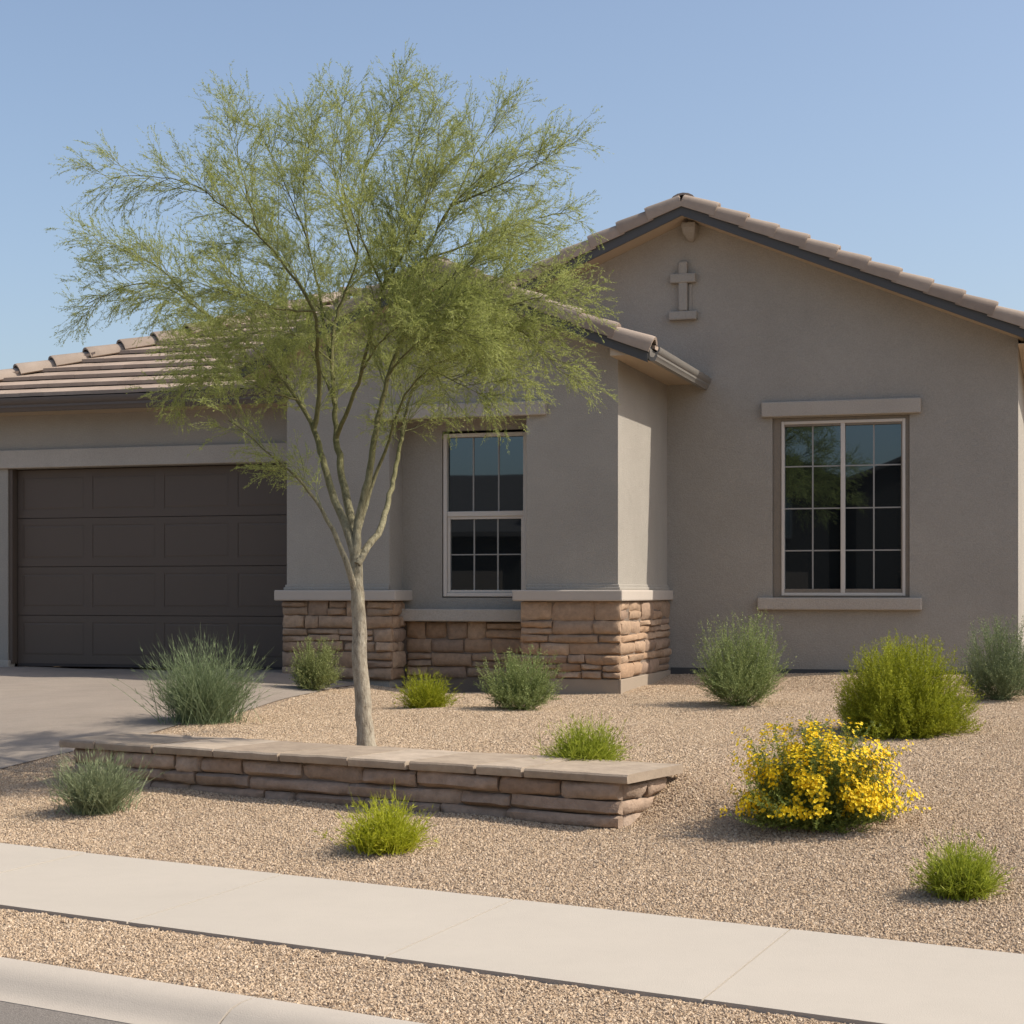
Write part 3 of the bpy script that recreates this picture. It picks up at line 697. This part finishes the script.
# ---- the tree
TY = 13.15
tb_ = Vector(((367-512)/FPX*TY, TY, 0)); tb_.z = terrain(tb_.x, tb_.y)
TREE = thing('palo_verde_tree', tb_, 'tall palo verde tree with airy feathery green crown behind the low wall', 'tree')
def tp(px, py, dy=0.0):
    k = sstep(470, 330, py) if False else min(1.0, max(0.0, (500-py)/130)); f = 1-.065*k
    px = 480+(px-480)*.86 if px > 480 else px
    px, py = 350+(px-350)*f, 400+(py-400)*f if py < 400 else py; dy += .75*min(1, max(0, (570-py)/220))
    return np.array(at(px, py, TY+dy))-np.array(tb_)
limbs = [  # (points (px, py, depth offset), start radius, end radius)
 ([(367,752,0), (364,715,0), (361,670,0), (359,625,.01), (357,585,.02), (355,550,.02)], .066, .046),
 ([(355,590,.0), (349,570,-.05), (337,540,-.12), (315,500,-.22), (287,469,-.34), (262,450,-.45), (240,431,-.55), (222,420,-.62)], .026, .006),
 ([(356,560,.02), (349,535,.0), (335,500,.05), (322,460,.1), (313,430,.15), (295,400,.2), (270,368,.2), (245,343,.2), (213,320,.15), (181,297,.1), (151,279,0), (118,276,-.1), (70,296,-.15)], .036, .007),
 ([(355,560,.02), (352,525,.08), (343,480,.18), (336,440,.28), (333,400,.4), (331,360,.5), (333,320,.55), (345,285,.55), (357,250,.5), (360,200,.5), (366,150,.5), (378,100,.5)], .04, .006),
 ([(355,555,.02), (359,520,-.05), (368,480,-.15), (375,440,-.25), (385,400,-.35), (393,370,-.45), (405,338,-.5), (418,300,-.55), (430,250,-.6), (445,215,-.6), (460,191,-.6), (500,158,-.6), (548,137,-.6)], .034, .006),
 ([(358,565,.0), (368,546,.05), (382,526,.15), (390,495,.3), (398,460,.4), (405,430,.5), (414,395,.65), (430,350,.8), (455,310,.9), (495,285,1.0), (540,270,1.0)], .028, .006),
 ([(357,530,.03), (366,505,.1), (378,470,.0), (393,432,-.2), (408,395,-.4), (436,366,-.6), (470,350,-.75), (515,335,-.9)], .02, .005),
 ([(336,440,.28), (345,415,.1), (355,392,-.05), (362,370,-.2), (372,330,-.4), (385,280,-.6), (400,230,-.7), (410,170,-.7), (425,110,-.7)], .018, .005),
 ([(313,430,.15), (318,395,0), (315,350,-.3), (312,305,-.5), (280,256,-.6), (254,226,-.6), (216,194,-.6), (178,168,-.55), (130,160,-.5), (96,163,-.5)], .02, .005),
 ([(331,360,.5), (322,320,.7), (316,280,.8), (305,230,.9), (300,170,.9), (298,120,.9)], .018, .005),
 ([(333,400,.4), (320,370,.6), (300,340,.9), (265,305,1.1), (230,270,1.1), (200,240,1.1)], .014, .005),
 ([(405,338,-.5), (412,321,-.6), (433,303,-.8), (470,290,-.95), (520,300,-1.05), (560,320,-1.1)], .013, .004),
 ([(445,215,-.6), (470,170,-.3), (490,130,-.1), (525,92,0)], .01, .004),
 ([(430,350,.8), (450,320,1.0), (470,270,1.1), (500,230,1.1), (540,205,1.0)], .011, .004),
 ([(254,226,-.6), (240,180,-.5), (226,130,-.4), (216,95,-.4)], .009, .003),
 ([(181,297,.1), (150,262,.3), (110,240,.35), (74,234,.35)], .010, .003),
 ([(305,230,.9), (285,180,.7), (262,130,.6), (250,100,.5)], .009, .003),
 ([(300,170,.9), (306,125,.6), (310,88,.4)], .007, .003),
 ([(357,250,.5), (340,190,.2), (332,130,.1), (338,85,.0)], .010, .003),
 ([(366,150,.5), (392,110,.7), (408,66,.7)], .008, .003),
 ([(385,280,-.6), (420,220,-.9), (440,160,-.9), (446,100,-.8), (444,82,-.8)], .011, .003),
 ([(460,191,-.6), (510,172,-.9), (560,150,-1.0), (590,128,-1.0)], .010, .003),
 ([(430,250,-.6), (480,232,-.5), (540,210,-.3), (598,200,-.2)], .010, .003),
 ([(495,285,1.0), (540,255,.8), (590,262,.6)], .008, .003),
 ([(520,300,-1.05), (560,292,-1.1), (605,290,-1.1)], .006, .003),
 ([(470,350,-.75), (520,320,-.9), (565,345,-1.0), (592,372,-1.0)], .008, .003),
 ([(436,366,-.6), (470,385,-.9), (500,400,-1.0)], .006, .003),
 ([(270,368,.2), (230,360,.5), (190,372,.6), (165,388,.6)], .009, .003),
 ([(245,343,.2), (205,345,-.2), (170,350,-.4)], .008, .003),
 ([(332,320,.55), (300,280,1.1), (270,230,1.4), (240,180,1.4)], .010, .003),
 ([(385,280,-.6), (360,220,-1.0), (340,160,-1.1), (350,110,-1.0)], .010, .003),
 ([(418,300,-.55), (460,270,-1.0), (500,240,-1.2), (530,220,-1.2)], .010, .003),
 ([(345,285,.55), (390,240,1.1), (430,190,1.3), (470,140,1.2)], .010, .003),
 ([(312,305,-.5), (260,300,-.9), (205,280,-1.1), (150,265,-1.1)], .010, .003),
 ([(405,338,-.5), (440,320,-.2), (480,318,.1), (520,335,.3)], .009, .003),
 ([(393,370,-.45), (420,340,-.9), (455,325,-1.3), (495,335,-1.5)], .009, .003),
 ([(362,370,-.2), (385,335,-.8), (420,310,-1.2), (455,300,-1.4)], .009, .003),
 ([(331,360,.5), (300,335,.2), (270,325,-.3), (240,330,-.7)], .008, .003),
 ([(430,350,.8), (470,335,.6), (510,350,.4), (540,375,.3)], .008, .003),
 ([(295,400,.2), (275,395,-.1), (250,385,-.4), (215,375,-.6)], .008, .003),
]
def dens(pts, rr, step=.07):
    P = [tp(*p) for p in pts]; out = []; k = len(P)
    # Catmull-Rom through the traced points
    for i in range(k-1):
        p0, p1, p2, p3 = P[max(i-1, 0)], P[i], P[i+1], P[min(i+2, k-1)]; n = max(1, int(np.linalg.norm(p2-p1)/step))
        for j in range(n):
            t = j/n; out.append(.5*((2*p1)+(-p0+p2)*t+(2*p0-5*p1+4*p2-p3)*t*t+(-p0+3*p1-3*p2+p3)*t**3))
    out.append(P[-1]); return np.array(out)
trunk = MB(); LIMB = []; LSTART = []; LLEN = []
for li, (pts, r0, r1) in enumerate(limbs):
    P = dens(pts, r0); n = len(P); wob = rng.normal(size=(n, 3))*.004; P = P+wob
    rad = [.93*r0*(1-i/(n-1))**1.6+r1*.55 for i in range(n)] if li else [.078*(1-.5*min(1, i/3))*1.0 if i < 2 else r0*(1-.30*i/(n-1)) for i in range(n)]
    if li == 0: rad[0] = .085; rad[1] = .071
    trunk.tube([Vector(p) for p in P], rad, 10 if li < 6 else 7)
    if li:
        LIMB.append(P); big = r0 > .0135; LSTART.append(.36 if big else .18); LLEN.append(1.0 if big else .72)
def rot_off(d, ang):
    """a direction turned away from d by ang, at a random azimuth"""
    a = unit(np.cross(d, rng.normal(size=3))); return unit(d*math.cos(ang)+a*math.sin(ang))
def curve(p, d, L, n, lift, droop, wob):
    out = [p]; step = L/n
    for i in range(n):
        f = (i+1)/n; d = unit(d+np.array([0, 0, lift*(1-f)-droop*f])/n+rng.normal(size=3)*wob); out.append(out[-1]+d*step)
    return np.array(out)
vs, fs = [], []
def thin_tube(P, r0, r1):
    n = len(P); o = len(vs)
    for i, c_ in enumerate(P):
        d = unit(P[min(i+1, n-1)]-P[max(i-1, 0)]); o1 = unit(np.cross(d, [.31, .52, .8])); o2 = np.cross(d, o1); r = r0+(r1-r0)*i/(n-1)
        for t in (0, 2.094, 4.188): vs.append(c_+(o1*math.cos(t)+o2*math.sin(t))*r)
    for i in range(n-1):
        for k in range(3): fs.append((o+3*i+k, o+3*i+(k+1) % 3, o+3*i+3+(k+1) % 3, o+3*i+3+k))
sp_p, sp_d, sp_l = [], [], []
for li, P in enumerate(LIMB):
    n = len(P); f0 = LSTART[li]; acc = 0
    for i in range(1, n):
        f = i/(n-1); acc += np.linalg.norm(P[i]-P[i-1])
        if f < f0: acc = 0; continue
        while acc > .060:
            acc -= .060; d = unit(P[min(i+1, n-1)]-P[max(i-2, 0)])
            L = rng.uniform(.42, .92)*(1.0-.68*f)*LLEN[li]; low = P[i][2] < 2.35
            if low: L *= .6
            B = curve(P[i]+rng.normal(size=3)*.01, rot_off(d, R(rng.uniform(22, 52))), L, 8, .35, .30+(.5 if low else 0), .055)
            thin_tube(B, .0028+.0035*L, .0012)
            nb = max(4, int(L/(.034 if 2.5 < P[i][2] < 3.9 else .043)))
            for q in range(nb):
                t = rng.uniform(.12, 1)*8; k = min(int(t), 7); b0 = B[k]+(B[k+1]-B[k])*(t-k); bd = unit(B[k+1]-B[k])
                l2 = rng.uniform(.16, .36)*(1.1-.35*t/8); T_ = curve(b0, rot_off(bd, R(rng.uniform(14, 48))), l2, 4, .12, .25, .07)
                thin_tube(T_, .0016, .0008)
                for z in range(max(4, int(l2/.032))):
                    u_ = rng.uniform(.05, 1)*4; kk = min(int(u_), 3); sp_p.append(T_[kk]+(T_[kk+1]-T_[kk])*(u_-kk)); sp_d.append(rot_off(unit(T_[kk+1]-T_[kk]), R(rng.uniform(6, 40)))); sp_l.append(rng.uniform(.05, .13))
trunk.build('trunk', M['bark'], TREE, smooth=60)
M['twig'] = painted('green_twig', (.19,.20,.075), .7, .15)
np_mesh('twigs', np.array(vs), np.array(fs), M['twig'], TREE)
# leaf sprays on the thin twigs
sp_p, sp_d, sp_l = np.array(sp_p), np.array(sp_d), np.array(sp_l); n = len(sp_p); K = 4; Ls = sp_l
tt = np.linspace(0, 1, K)[None, :, None]
bend = rng.normal(size=(n, 1, 3))*.22+np.array([0, 0, -.12])
paths = sp_p[:, None]+(sp_d[:, None]*tt+bend*tt**2*.5)*Ls[:, None, None]
rib = ribbons(paths, np.full(n, .0022))
NLF = 12
tl = rng.uniform(.08, 1, (n, NLF)); ki = np.clip((tl*(K-1)).astype(int), 0, K-2); fr_ = tl*(K-1)-ki
ar = np.arange(n)[:, None]; lb = paths[ar, ki]*(1-fr_[..., None])+paths[ar, ki+1]*fr_[..., None]; ld = unit(paths[ar, ki+1]-paths[ar, ki])
ld = unit(ld*.85+rng.normal(size=ld.shape)*.38)
lv = diamonds(lb.reshape(-1, 3), ld.reshape(-1, 3), rng.uniform(.012, .026, n*NLF), rng.uniform(.0030, .0050, n*NLF))
M['pv_leaf'] = leaf('palo_verde_leaf', (.275,.315,.085), (.375,.41,.125), (.48,.505,.19), .48)
v_, f_ = join(rib, lv)
np_mesh('crown', v_, f_, M['pv_leaf'], TREE)
print('crown quads', len(f_))

# ---- shrubs
def dome_dir(n, spread):
    th = rng.uniform(0, 2*math.pi, n); r = np.sqrt(rng.uniform(0, 1, n))*spread
    return np.stack([np.cos(th)*np.sin(r), np.sin(th)*np.sin(r), np.cos(r)], 1)
def shrub(name, px, py, w, h, kind, cols, label, group=None, seed=0):
    """w, h in metres; kind: grass, needle, twiggy, flower"""
    global rng
    rng = np.random.default_rng(100+seed)
    loc = ground_at(px, py); T = thing(name, loc-Vector((0, 0, .01)), label, 'shrub' if kind != 'grass' else 'grass clump', rng.uniform(-.1, .1), group)
    lm = leaf(name+'_leaf', *cols, trans=.35); K = 7; tt = np.linspace(0, 1, K)[None, :, None]
    if kind in ('grass', 'tuft'):
        tf = kind == 'tuft'; n = int((1900 if tf else 1700)*max(.55, w)); d = dome_dir(n, 1.25 if tf else 1.0); L = h*rng.uniform(.45, .96 if tf else 1.05, n)*(.80+.25*d[:, 2])
        b = np.stack([rng.normal(size=n)*w*.13, rng.normal(size=n)*w*.13, np.zeros(n)], 1)
        sx = (w*.5)/(h*(1.02 if tf else .88)); dd = d*np.array([sx, sx, 1])
        bend = np.stack([d[:, 0]*.18, d[:, 1]*.18, -.05*np.ones(n)], 1)+rng.normal(size=(n, 3))*.06
        paths = b[:, None]+(dd[:, None]*tt+bend[:, None]*tt**2)*L[:, None, None]
        paths[:, :, 2] = np.maximum(paths[:, :, 2], .005)
        np_mesh('blades', *ribbons(paths, rng.uniform(.004, .0085, n)), lm, T)
        # thin side shoots give the clump its haze
        m_ = n*(9 if tf else 8); ii = rng.integers(0, n, m_); kk = rng.integers(2, K-1, m_); bb = paths[ii, kk]; ld = unit(unit(paths[ii, kk+1]-bb)+rng.normal(size=(m_, 3))*(.42 if tf else .25))
        np_mesh('shoots', *diamonds(bb, ld, rng.uniform(.02, .05, m_)*(1 if tf else 1.5), rng.uniform(.003, .0055, m_)), lm, T)
        return T
    ns = {'needle': 330, 'twiggy': 95, 'flower': 150}[kind]; ns = int(ns*max(.7, w/.5))
    SPR = 1.35 if kind == 'twiggy' else 1.52; bw = .05 if kind == 'twiggy' else .13
    d = dome_dir(ns, SPR); sx = w*.5/h
    R_ = rng.uniform(.70 if kind == 'needle' else .52, 1.02, ns)*(1+(.16 if kind == 'flower' else .10)*np.sin(3*np.arctan2(d[:, 1], d[:, 0])+seed)+.06*np.sin(7*np.arctan2(d[:, 1], d[:, 0])+2*seed))
    tip = d*np.array([sx, sx, 1])*h*R_[:, None]*np.array([1/np.sin(SPR)*.97, 1/np.sin(SPR)*.97, 1])
    tip[:, 2] = np.where(tip[:, 2] > h*.62, h*.62+(tip[:, 2]-h*.62)*.55, tip[:, 2])
    lowk = tip[:, 2] < h*.3; 
    b = np.stack([rng.normal(size=ns)*w*bw, rng.normal(size=ns)*w*bw, np.zeros(ns)], 1)
    ctrl = b+(tip-b)*np.array([.65, .65, .30])+rng.normal(size=(ns, 3))*w*.04
    stems = b[:, None]*(1-tt)**2+2*ctrl[:, None]*tt*(1-tt)+tip[:, None]*tt**2
    stems[:, :, 2] = np.maximum(stems[:, :, 2], .008)
    # side twigs
    per = {'needle': 12, 'twiggy': 12, 'flower': 11}[kind]; m_ = ns*per; ii = np.repeat(np.arange(ns), per); kk = rng.integers(2, K-1, m_); fr2 = rng.uniform(0, 1, (m_, 1))
    p0 = stems[ii, kk]*(1-fr2)+stems[ii, kk+1]*fr2; dd = unit(stems[ii, kk+1]-stems[ii, kk]); out = unit(p0-np.array([0, 0, h*.25]))
    td = unit(dd*.8+out*.5+rng.normal(size=(m_, 3))*.5+np.array([0, 0, .35])); tl_ = rng.uniform(.12, .26, m_)*h*(1.0 if kind != 'needle' else .62)
    K2 = 5; t2 = np.linspace(0, 1, K2)[None, :, None]
    tw = p0[:, None]+(td[:, None]*t2+np.array([0, 0, .22])[None, None]*t2**2)*tl_[:, None, None]
    tw[:, :, 2] = np.where(tw[:, :, 2] > h*.86, h*.86+(tw[:, :, 2]-h*.86)*.5, np.maximum(tw[:, :, 2], .01))
    sm = painted(name+'_stem', sc(cols[0], 1.1), .8)
    np_mesh('stems', *join(ribbons(stems, np.full(ns, .006*max(.6, h))), ribbons(tw, np.full(m_, .0028))), sm, T)
    nl = {'needle': 16, 'twiggy': 15, 'flower': 13}[kind]
    q = rng.uniform(.02, 1, (m_, nl)); ki = np.clip((q*(K2-1)).astype(int), 0, K2-2); fq = (q*(K2-1)-ki)[..., None]; ar = np.arange(m_)[:, None]
    lb = tw[ar, ki]*(1-fq)+tw[ar, ki+1]*fq; ld = unit(unit(tw[ar, ki+1]-tw[ar, ki])+rng.normal(size=lb.shape)*({'needle': .62, 'twiggy': .65, 'flower': .7}[kind]))
    nn = m_*nl; k0 = {'needle': (.013, .028, .0034, .0058), 'twiggy': (.014, .03, .004, .0075), 'flower': (.014, .032, .005, .009)}[kind]
    np_mesh('foliage', *diamonds(lb.reshape(-1, 3), ld.reshape(-1, 3), rng.uniform(k0[0], k0[1], nn), rng.uniform(k0[2], k0[3], nn)), lm, T)
    if kind == 'flower':
        # blossoms in clusters at the twig tips, five petals each
        o_ = unit(tw[:, -1]-np.array([0, 0, h*.3])); lump = np.sin(11*o_[:, 0]+1)*np.sin(10*o_[:, 1]+2)+np.sin(12*o_[:, 2]+3*o_[:, 0])*.6
        rad_ = np.linalg.norm(tw[:, -1]*np.array([1/(w*.5), 1/(w*.5), 1/h]), axis=1)
        sel = np.where((rad_ > .62) & (tw[:, -1, 2] > h*.16) & (lump+rng.normal(size=m_)*.22 > -.02))[0]
        cpos = []
        for s_i in sel:
            for _ in range(rng.integers(4, 10)): cpos.append(tw[s_i, -1]+rng.normal(size=3)*.018+o_[s_i]*.008)
        cpos = np.array(cpos); cn = unit(unit(cpos-np.array([0, 0, h*.3]))+np.array([0, 0, .5])+rng.normal(size=cpos.shape)*.35)
        e1 = unit(np.cross(cn, rng.normal(size=cn.shape))); e2 = np.cross(cn, e1); bs, ds = [], []
        for k in range(5):
            a = 2*math.pi*k/5; rr = e1*math.cos(a)+e2*math.sin(a); bs.append(cpos); ds.append(unit(rr+cn*.35))
        bs, ds = np.concatenate(bs), np.concatenate(ds); cnn = np.tile(cn, (5, 1)); sdv = unit(np.cross(ds, cnn)); nP = len(bs)
        L_ = rng.uniform(.009, .0145, (nP, 1)); W_ = L_*.85
        v = np.stack([bs, bs+ds*L_*.6+sdv*W_*.5, bs+ds*L_, bs+ds*L_*.6-sdv*W_*.5], 1).reshape(-1, 3)
        fl = np_mesh('blossoms', v, np.arange(4*nP).reshape(nP, 4), leaf('yellow_petal', (.80,.52,.008), (.86,.62,.015), (.88,.70,.04), .3), T); fl['kind'] = 'stuff'
    return T
GREY = ((.14,.18,.085), (.20,.25,.125), (.31,.36,.20)); SAGE = ((.17,.21,.07), (.25,.30,.105), (.37,.42,.17))
LIME = ((.29,.32,.015), (.42,.44,.025), (.58,.58,.07)); GOLD = ((.20,.225,.012), (.31,.335,.02), (.47,.475,.05)); LEAFY = ((.21,.25,.02), (.31,.36,.035), (.45,.48,.07)); BLUE = ((.17,.20,.10), (.24,.275,.145), (.36,.39,.23))
S = [
 ('desert_grass', 203, 722, .98, .86, 'grass', GREY, 'tall blue-green spiky grass clump on the gravel in front of the garage door', None),
 ('desert_shrub', 315, 690, .54, .64, 'twiggy', ((.18,.21,.07), (.27,.30,.11), (.39,.41,.17)), 'upright pale olive bush against the left stone pillar beside the garage door', 'desert shrubs in the gravel yard'),
 ('desert_shrub', 427, 708, .56, .46, 'tuft', GOLD, 'small yellow-green bush on the gravel below the narrow window, right of the trunk', 'desert shrubs in the gravel yard'),
 ('desert_shrub', 520, 710, .80, .68, 'twiggy', SAGE, 'rounded sage green bush in front of the right stone pillar', 'desert shrubs in the gravel yard'),
 ('desert_shrub', 586, 767, .56, .43, 'tuft', LEAFY, 'low bright green tufted bush growing right behind the cap of the low wall', 'desert shrubs in the gravel yard'),
 ('desert_grass', 97, 812, .58, .46, 'grass', BLUE, 'short grey-green grass clump before the left end of the low wall', None),
 ('desert_shrub', 384, 850, .50, .40, 'tuft', LIME, 'bright lime bush in front of the low wall, close to the sidewalk', 'desert shrubs in the gravel yard'),
 ('desert_shrub', 740, 706, .98, 1.02, 'twiggy', SAGE, 'tall loose grey-green bush by the stucco wall left of the wide window', 'desert shrubs in the gravel yard'),
 ('desert_shrub', 903, 735, 1.10, .93, 'needle', GOLD, 'large dense yellow-green bush without flowers below the wide window', 'desert shrubs in the gravel yard'),
 ('desert_shrub', 1000, 700, .92, .98, 'twiggy', ((.13,.165,.075), (.19,.235,.11), (.29,.33,.17)), 'dark grey-green bush at the right corner of the house', 'desert shrubs in the gravel yard'),
 ('flowering_shrub', 818, 824, .98, .68, 'flower', ((.12,.16,.03), (.20,.245,.055), (.30,.34,.09)), 'wide round bush covered in yellow flowers on the gravel', None),
 ('desert_shrub', 962, 896, .40, .36, 'tuft', LEAFY, 'lowest green bush, alone on the gravel near the sidewalk at the right', 'desert shrubs in the gravel yard'),
]
for i, (nm, px, py, w, h, kd, cl, lb, gp) in enumerate(S): shrub(nm, px, py, w, h, kd, cl, lb, gp, i)

# ------------------------------------------------------------------ houses across the street (mirrored in the windows)
M['silhouette_stucco'] = stucco('silhouette_stucco', (.035,.031,.028)); M['silhouette_roof'] = painted('silhouette_roof', (.06,.05,.045), .9)  # shade put into the colour: near black, so mirrored houses read as silhouettes
def low_house(T, hw, eave):
    D = 9.0; rise = D*.5*.38
    w = MB(); w.add([(x, y, z) for x in (-hw, hw) for y, z in ((0, 0), (D, 0), (D, eave), (D/2, eave+rise), (0, eave))], [(0,1,2,3,4), (9,8,7,6,5), (0,4,9,5), (1,6,7,2)]); w.build('wall', M['silhouette_stucco'], T)
    r_ = MB(); o_ = .4
    for y0, y1 in ((-o_, D/2), (D+o_, D/2)):
        q = [(-hw-.3, y0, eave-o_*.38+.03), (hw+.3, y0, eave-o_*.38+.03), (hw+.3, y1, eave+rise+.03), (-hw-.3, y1, eave+rise+.03)]
        r_.add(q+[(x, y, z+.13) for x, y, z in q], [(0,1,2,3), (7,6,5,4), (0,4,5,1), (1,5,6,2), (2,6,7,3), (3,7,4,0)])
    r_.build('roof', M['silhouette_roof'], T)
    g_ = MB(); g_.box((-hw+.8, -.04, 0), (-hw+5.6, .02, 2.3)); g_.build('garage_door', M['door'], T, bevel=.01)
    f = MB(); frame_rect(f, hw-2.4, hw-.8, .95, 2.3, .06, -.05, .02); wd = f.build('window', M['fascia'], T); p = MB(); p.box((hw-2.34, -.02, 1.01), (hw-.86, -.01, 2.24)); p.build('pane', M['glass'], wd)
def neighbour(s, t, width, eave, label, along=False):
    z0 = EYE-1.72; b = from_st(s, t, z0); T = thing('neighbour_house', b, label, 'house', -SA+math.pi)
    hw = width/2; D = 9.0; rise = hw*.42
    if along: return low_house(T, hw, eave)
    w = MB(); w.add([(-hw,0,0),(hw,0,0),(hw,0,eave),(0,0,eave+rise),(-hw,0,eave)]+[(-hw,D,0),(hw,D,0),(hw,D,eave),(0,D,eave+rise),(-hw,D,eave)], [(0,1,2,3,4), (9,8,7,6,5), (1,6,7,2), (5,0,4,9)])
    w.build('wall', M['silhouette_stucco'], T)
    r = MB(); o_ = .35
    for sg in (-1, 1):
        vs = [(0,-.4,eave+rise+.02), (sg*(hw+o_),-.4,eave-o_*.42+.02), (sg*(hw+o_),D+.4,eave-o_*.42+.02), (0,D+.4,eave+rise+.02)]
        r.add(vs+[(x, y, z+.14) for x, y, z in vs], [(0,1,2,3), (7,6,5,4), (0,4,5,1), (1,5,6,2), (2,6,7,3), (3,7,4,0)])
    r.build('roof', M['silhouette_roof'], T)
    g_ = MB(); g_.box((-hw+.6, -.03, 0), (-hw+(5.2 if hw > 4 else 5.0), .02, 2.3)); g_.build('garage_door', M['door'], T, bevel=.01)
    for x, z in ((-hw*.45, 3.3), (hw*.45, 3.3)) + (((2.6, .95),) if hw > 4 else ()):
        f = MB(); frame_rect(f, x-.7, x+.7, z, z+1.3, .06, -.05, .02); wd = f.build('window', M['fascia'], T); p = MB(); p.box((x-.64, -.02, z+.06), (x+.64, -.01, z+1.24)); p.build('pane', M['glass'], wd)
vs_ = -3.69
neighbour(vs_-3.6, -10.6, 6.4, 5.0, 'narrow two storey gabled house across the street, mirrored in the wide window')
neighbour(vs_-14.4, -10.6, 13.0, 3.35, 'long single storey house across the street, mirrored in the narrow window', True)
neighbour(vs_+5.0, -10.6, 9.2, 5.0, 'two storey gabled house across the street, mirrored at the right edge of the wide window')

# ------------------------------------------------------------------ light, sky, camera
SUN_EL, SUN_AZ = R(46), R(-7.0)         # azimuth measured from +X towards +Y
sd_ = Vector((math.cos(SUN_EL)*math.cos(SUN_AZ), math.cos(SUN_EL)*math.sin(SUN_AZ), math.sin(SUN_EL)))
ld = bpy.data.lights.new('sun', 'SUN'); ld.energy = 4.0; ld.angle = R(.53); ld.color = (1, .93, .82)
lo = bpy.data.objects.new('sun', ld); COL.objects.link(lo); lo.rotation_euler = sd_.to_track_quat('Z', 'Y').to_euler(); lo.location = (20, 0, 20)
wd = bpy.data.worlds.new('World'); scene.world = wd; wd.use_nodes = True
nt = wd.node_tree; sk = nt.nodes.new('ShaderNodeTexSky'); sk.sky_type = 'NISHITA'; sk.sun_disc = False
sk.sun_elevation = SUN_EL; sk.sun_rotation = R(90)-SUN_AZ; sk.air_density = 1.0; sk.dust_density = 3.2; sk.ozone_density = 1.4; sk.altitude = 300
hs = nt.nodes.new('ShaderNodeHueSaturation'); hs.inputs['Saturation'].default_value = .93; nt.links.new(sk.outputs[0], hs.inputs['Color']); nt.links.new(hs.outputs[0], nt.nodes['Background'].inputs['Color']); nt.nodes['Background'].inputs['Strength'].default_value = .136

cd = bpy.data.cameras.new('camera'); cam = bpy.data.objects.new('camera', cd); COL.objects.link(cam)
cam.location = (0, 0, EYE); cam.rotation_euler = (R(90), 0, 0); cd.sensor_width = 36; cd.lens = 36*FPX/1024; cd.shift_y = (HZ-512)/1024; cd.clip_start = .1; cd.clip_end = 3000
scene.camera = cam
scene.render.resolution_x = 1024; scene.render.resolution_y = 1024
vs = scene.view_settings; vs.view_transform = 'Standard'; vs.look = 'None'; vs.exposure = 0.35; vs.gamma = 1.0
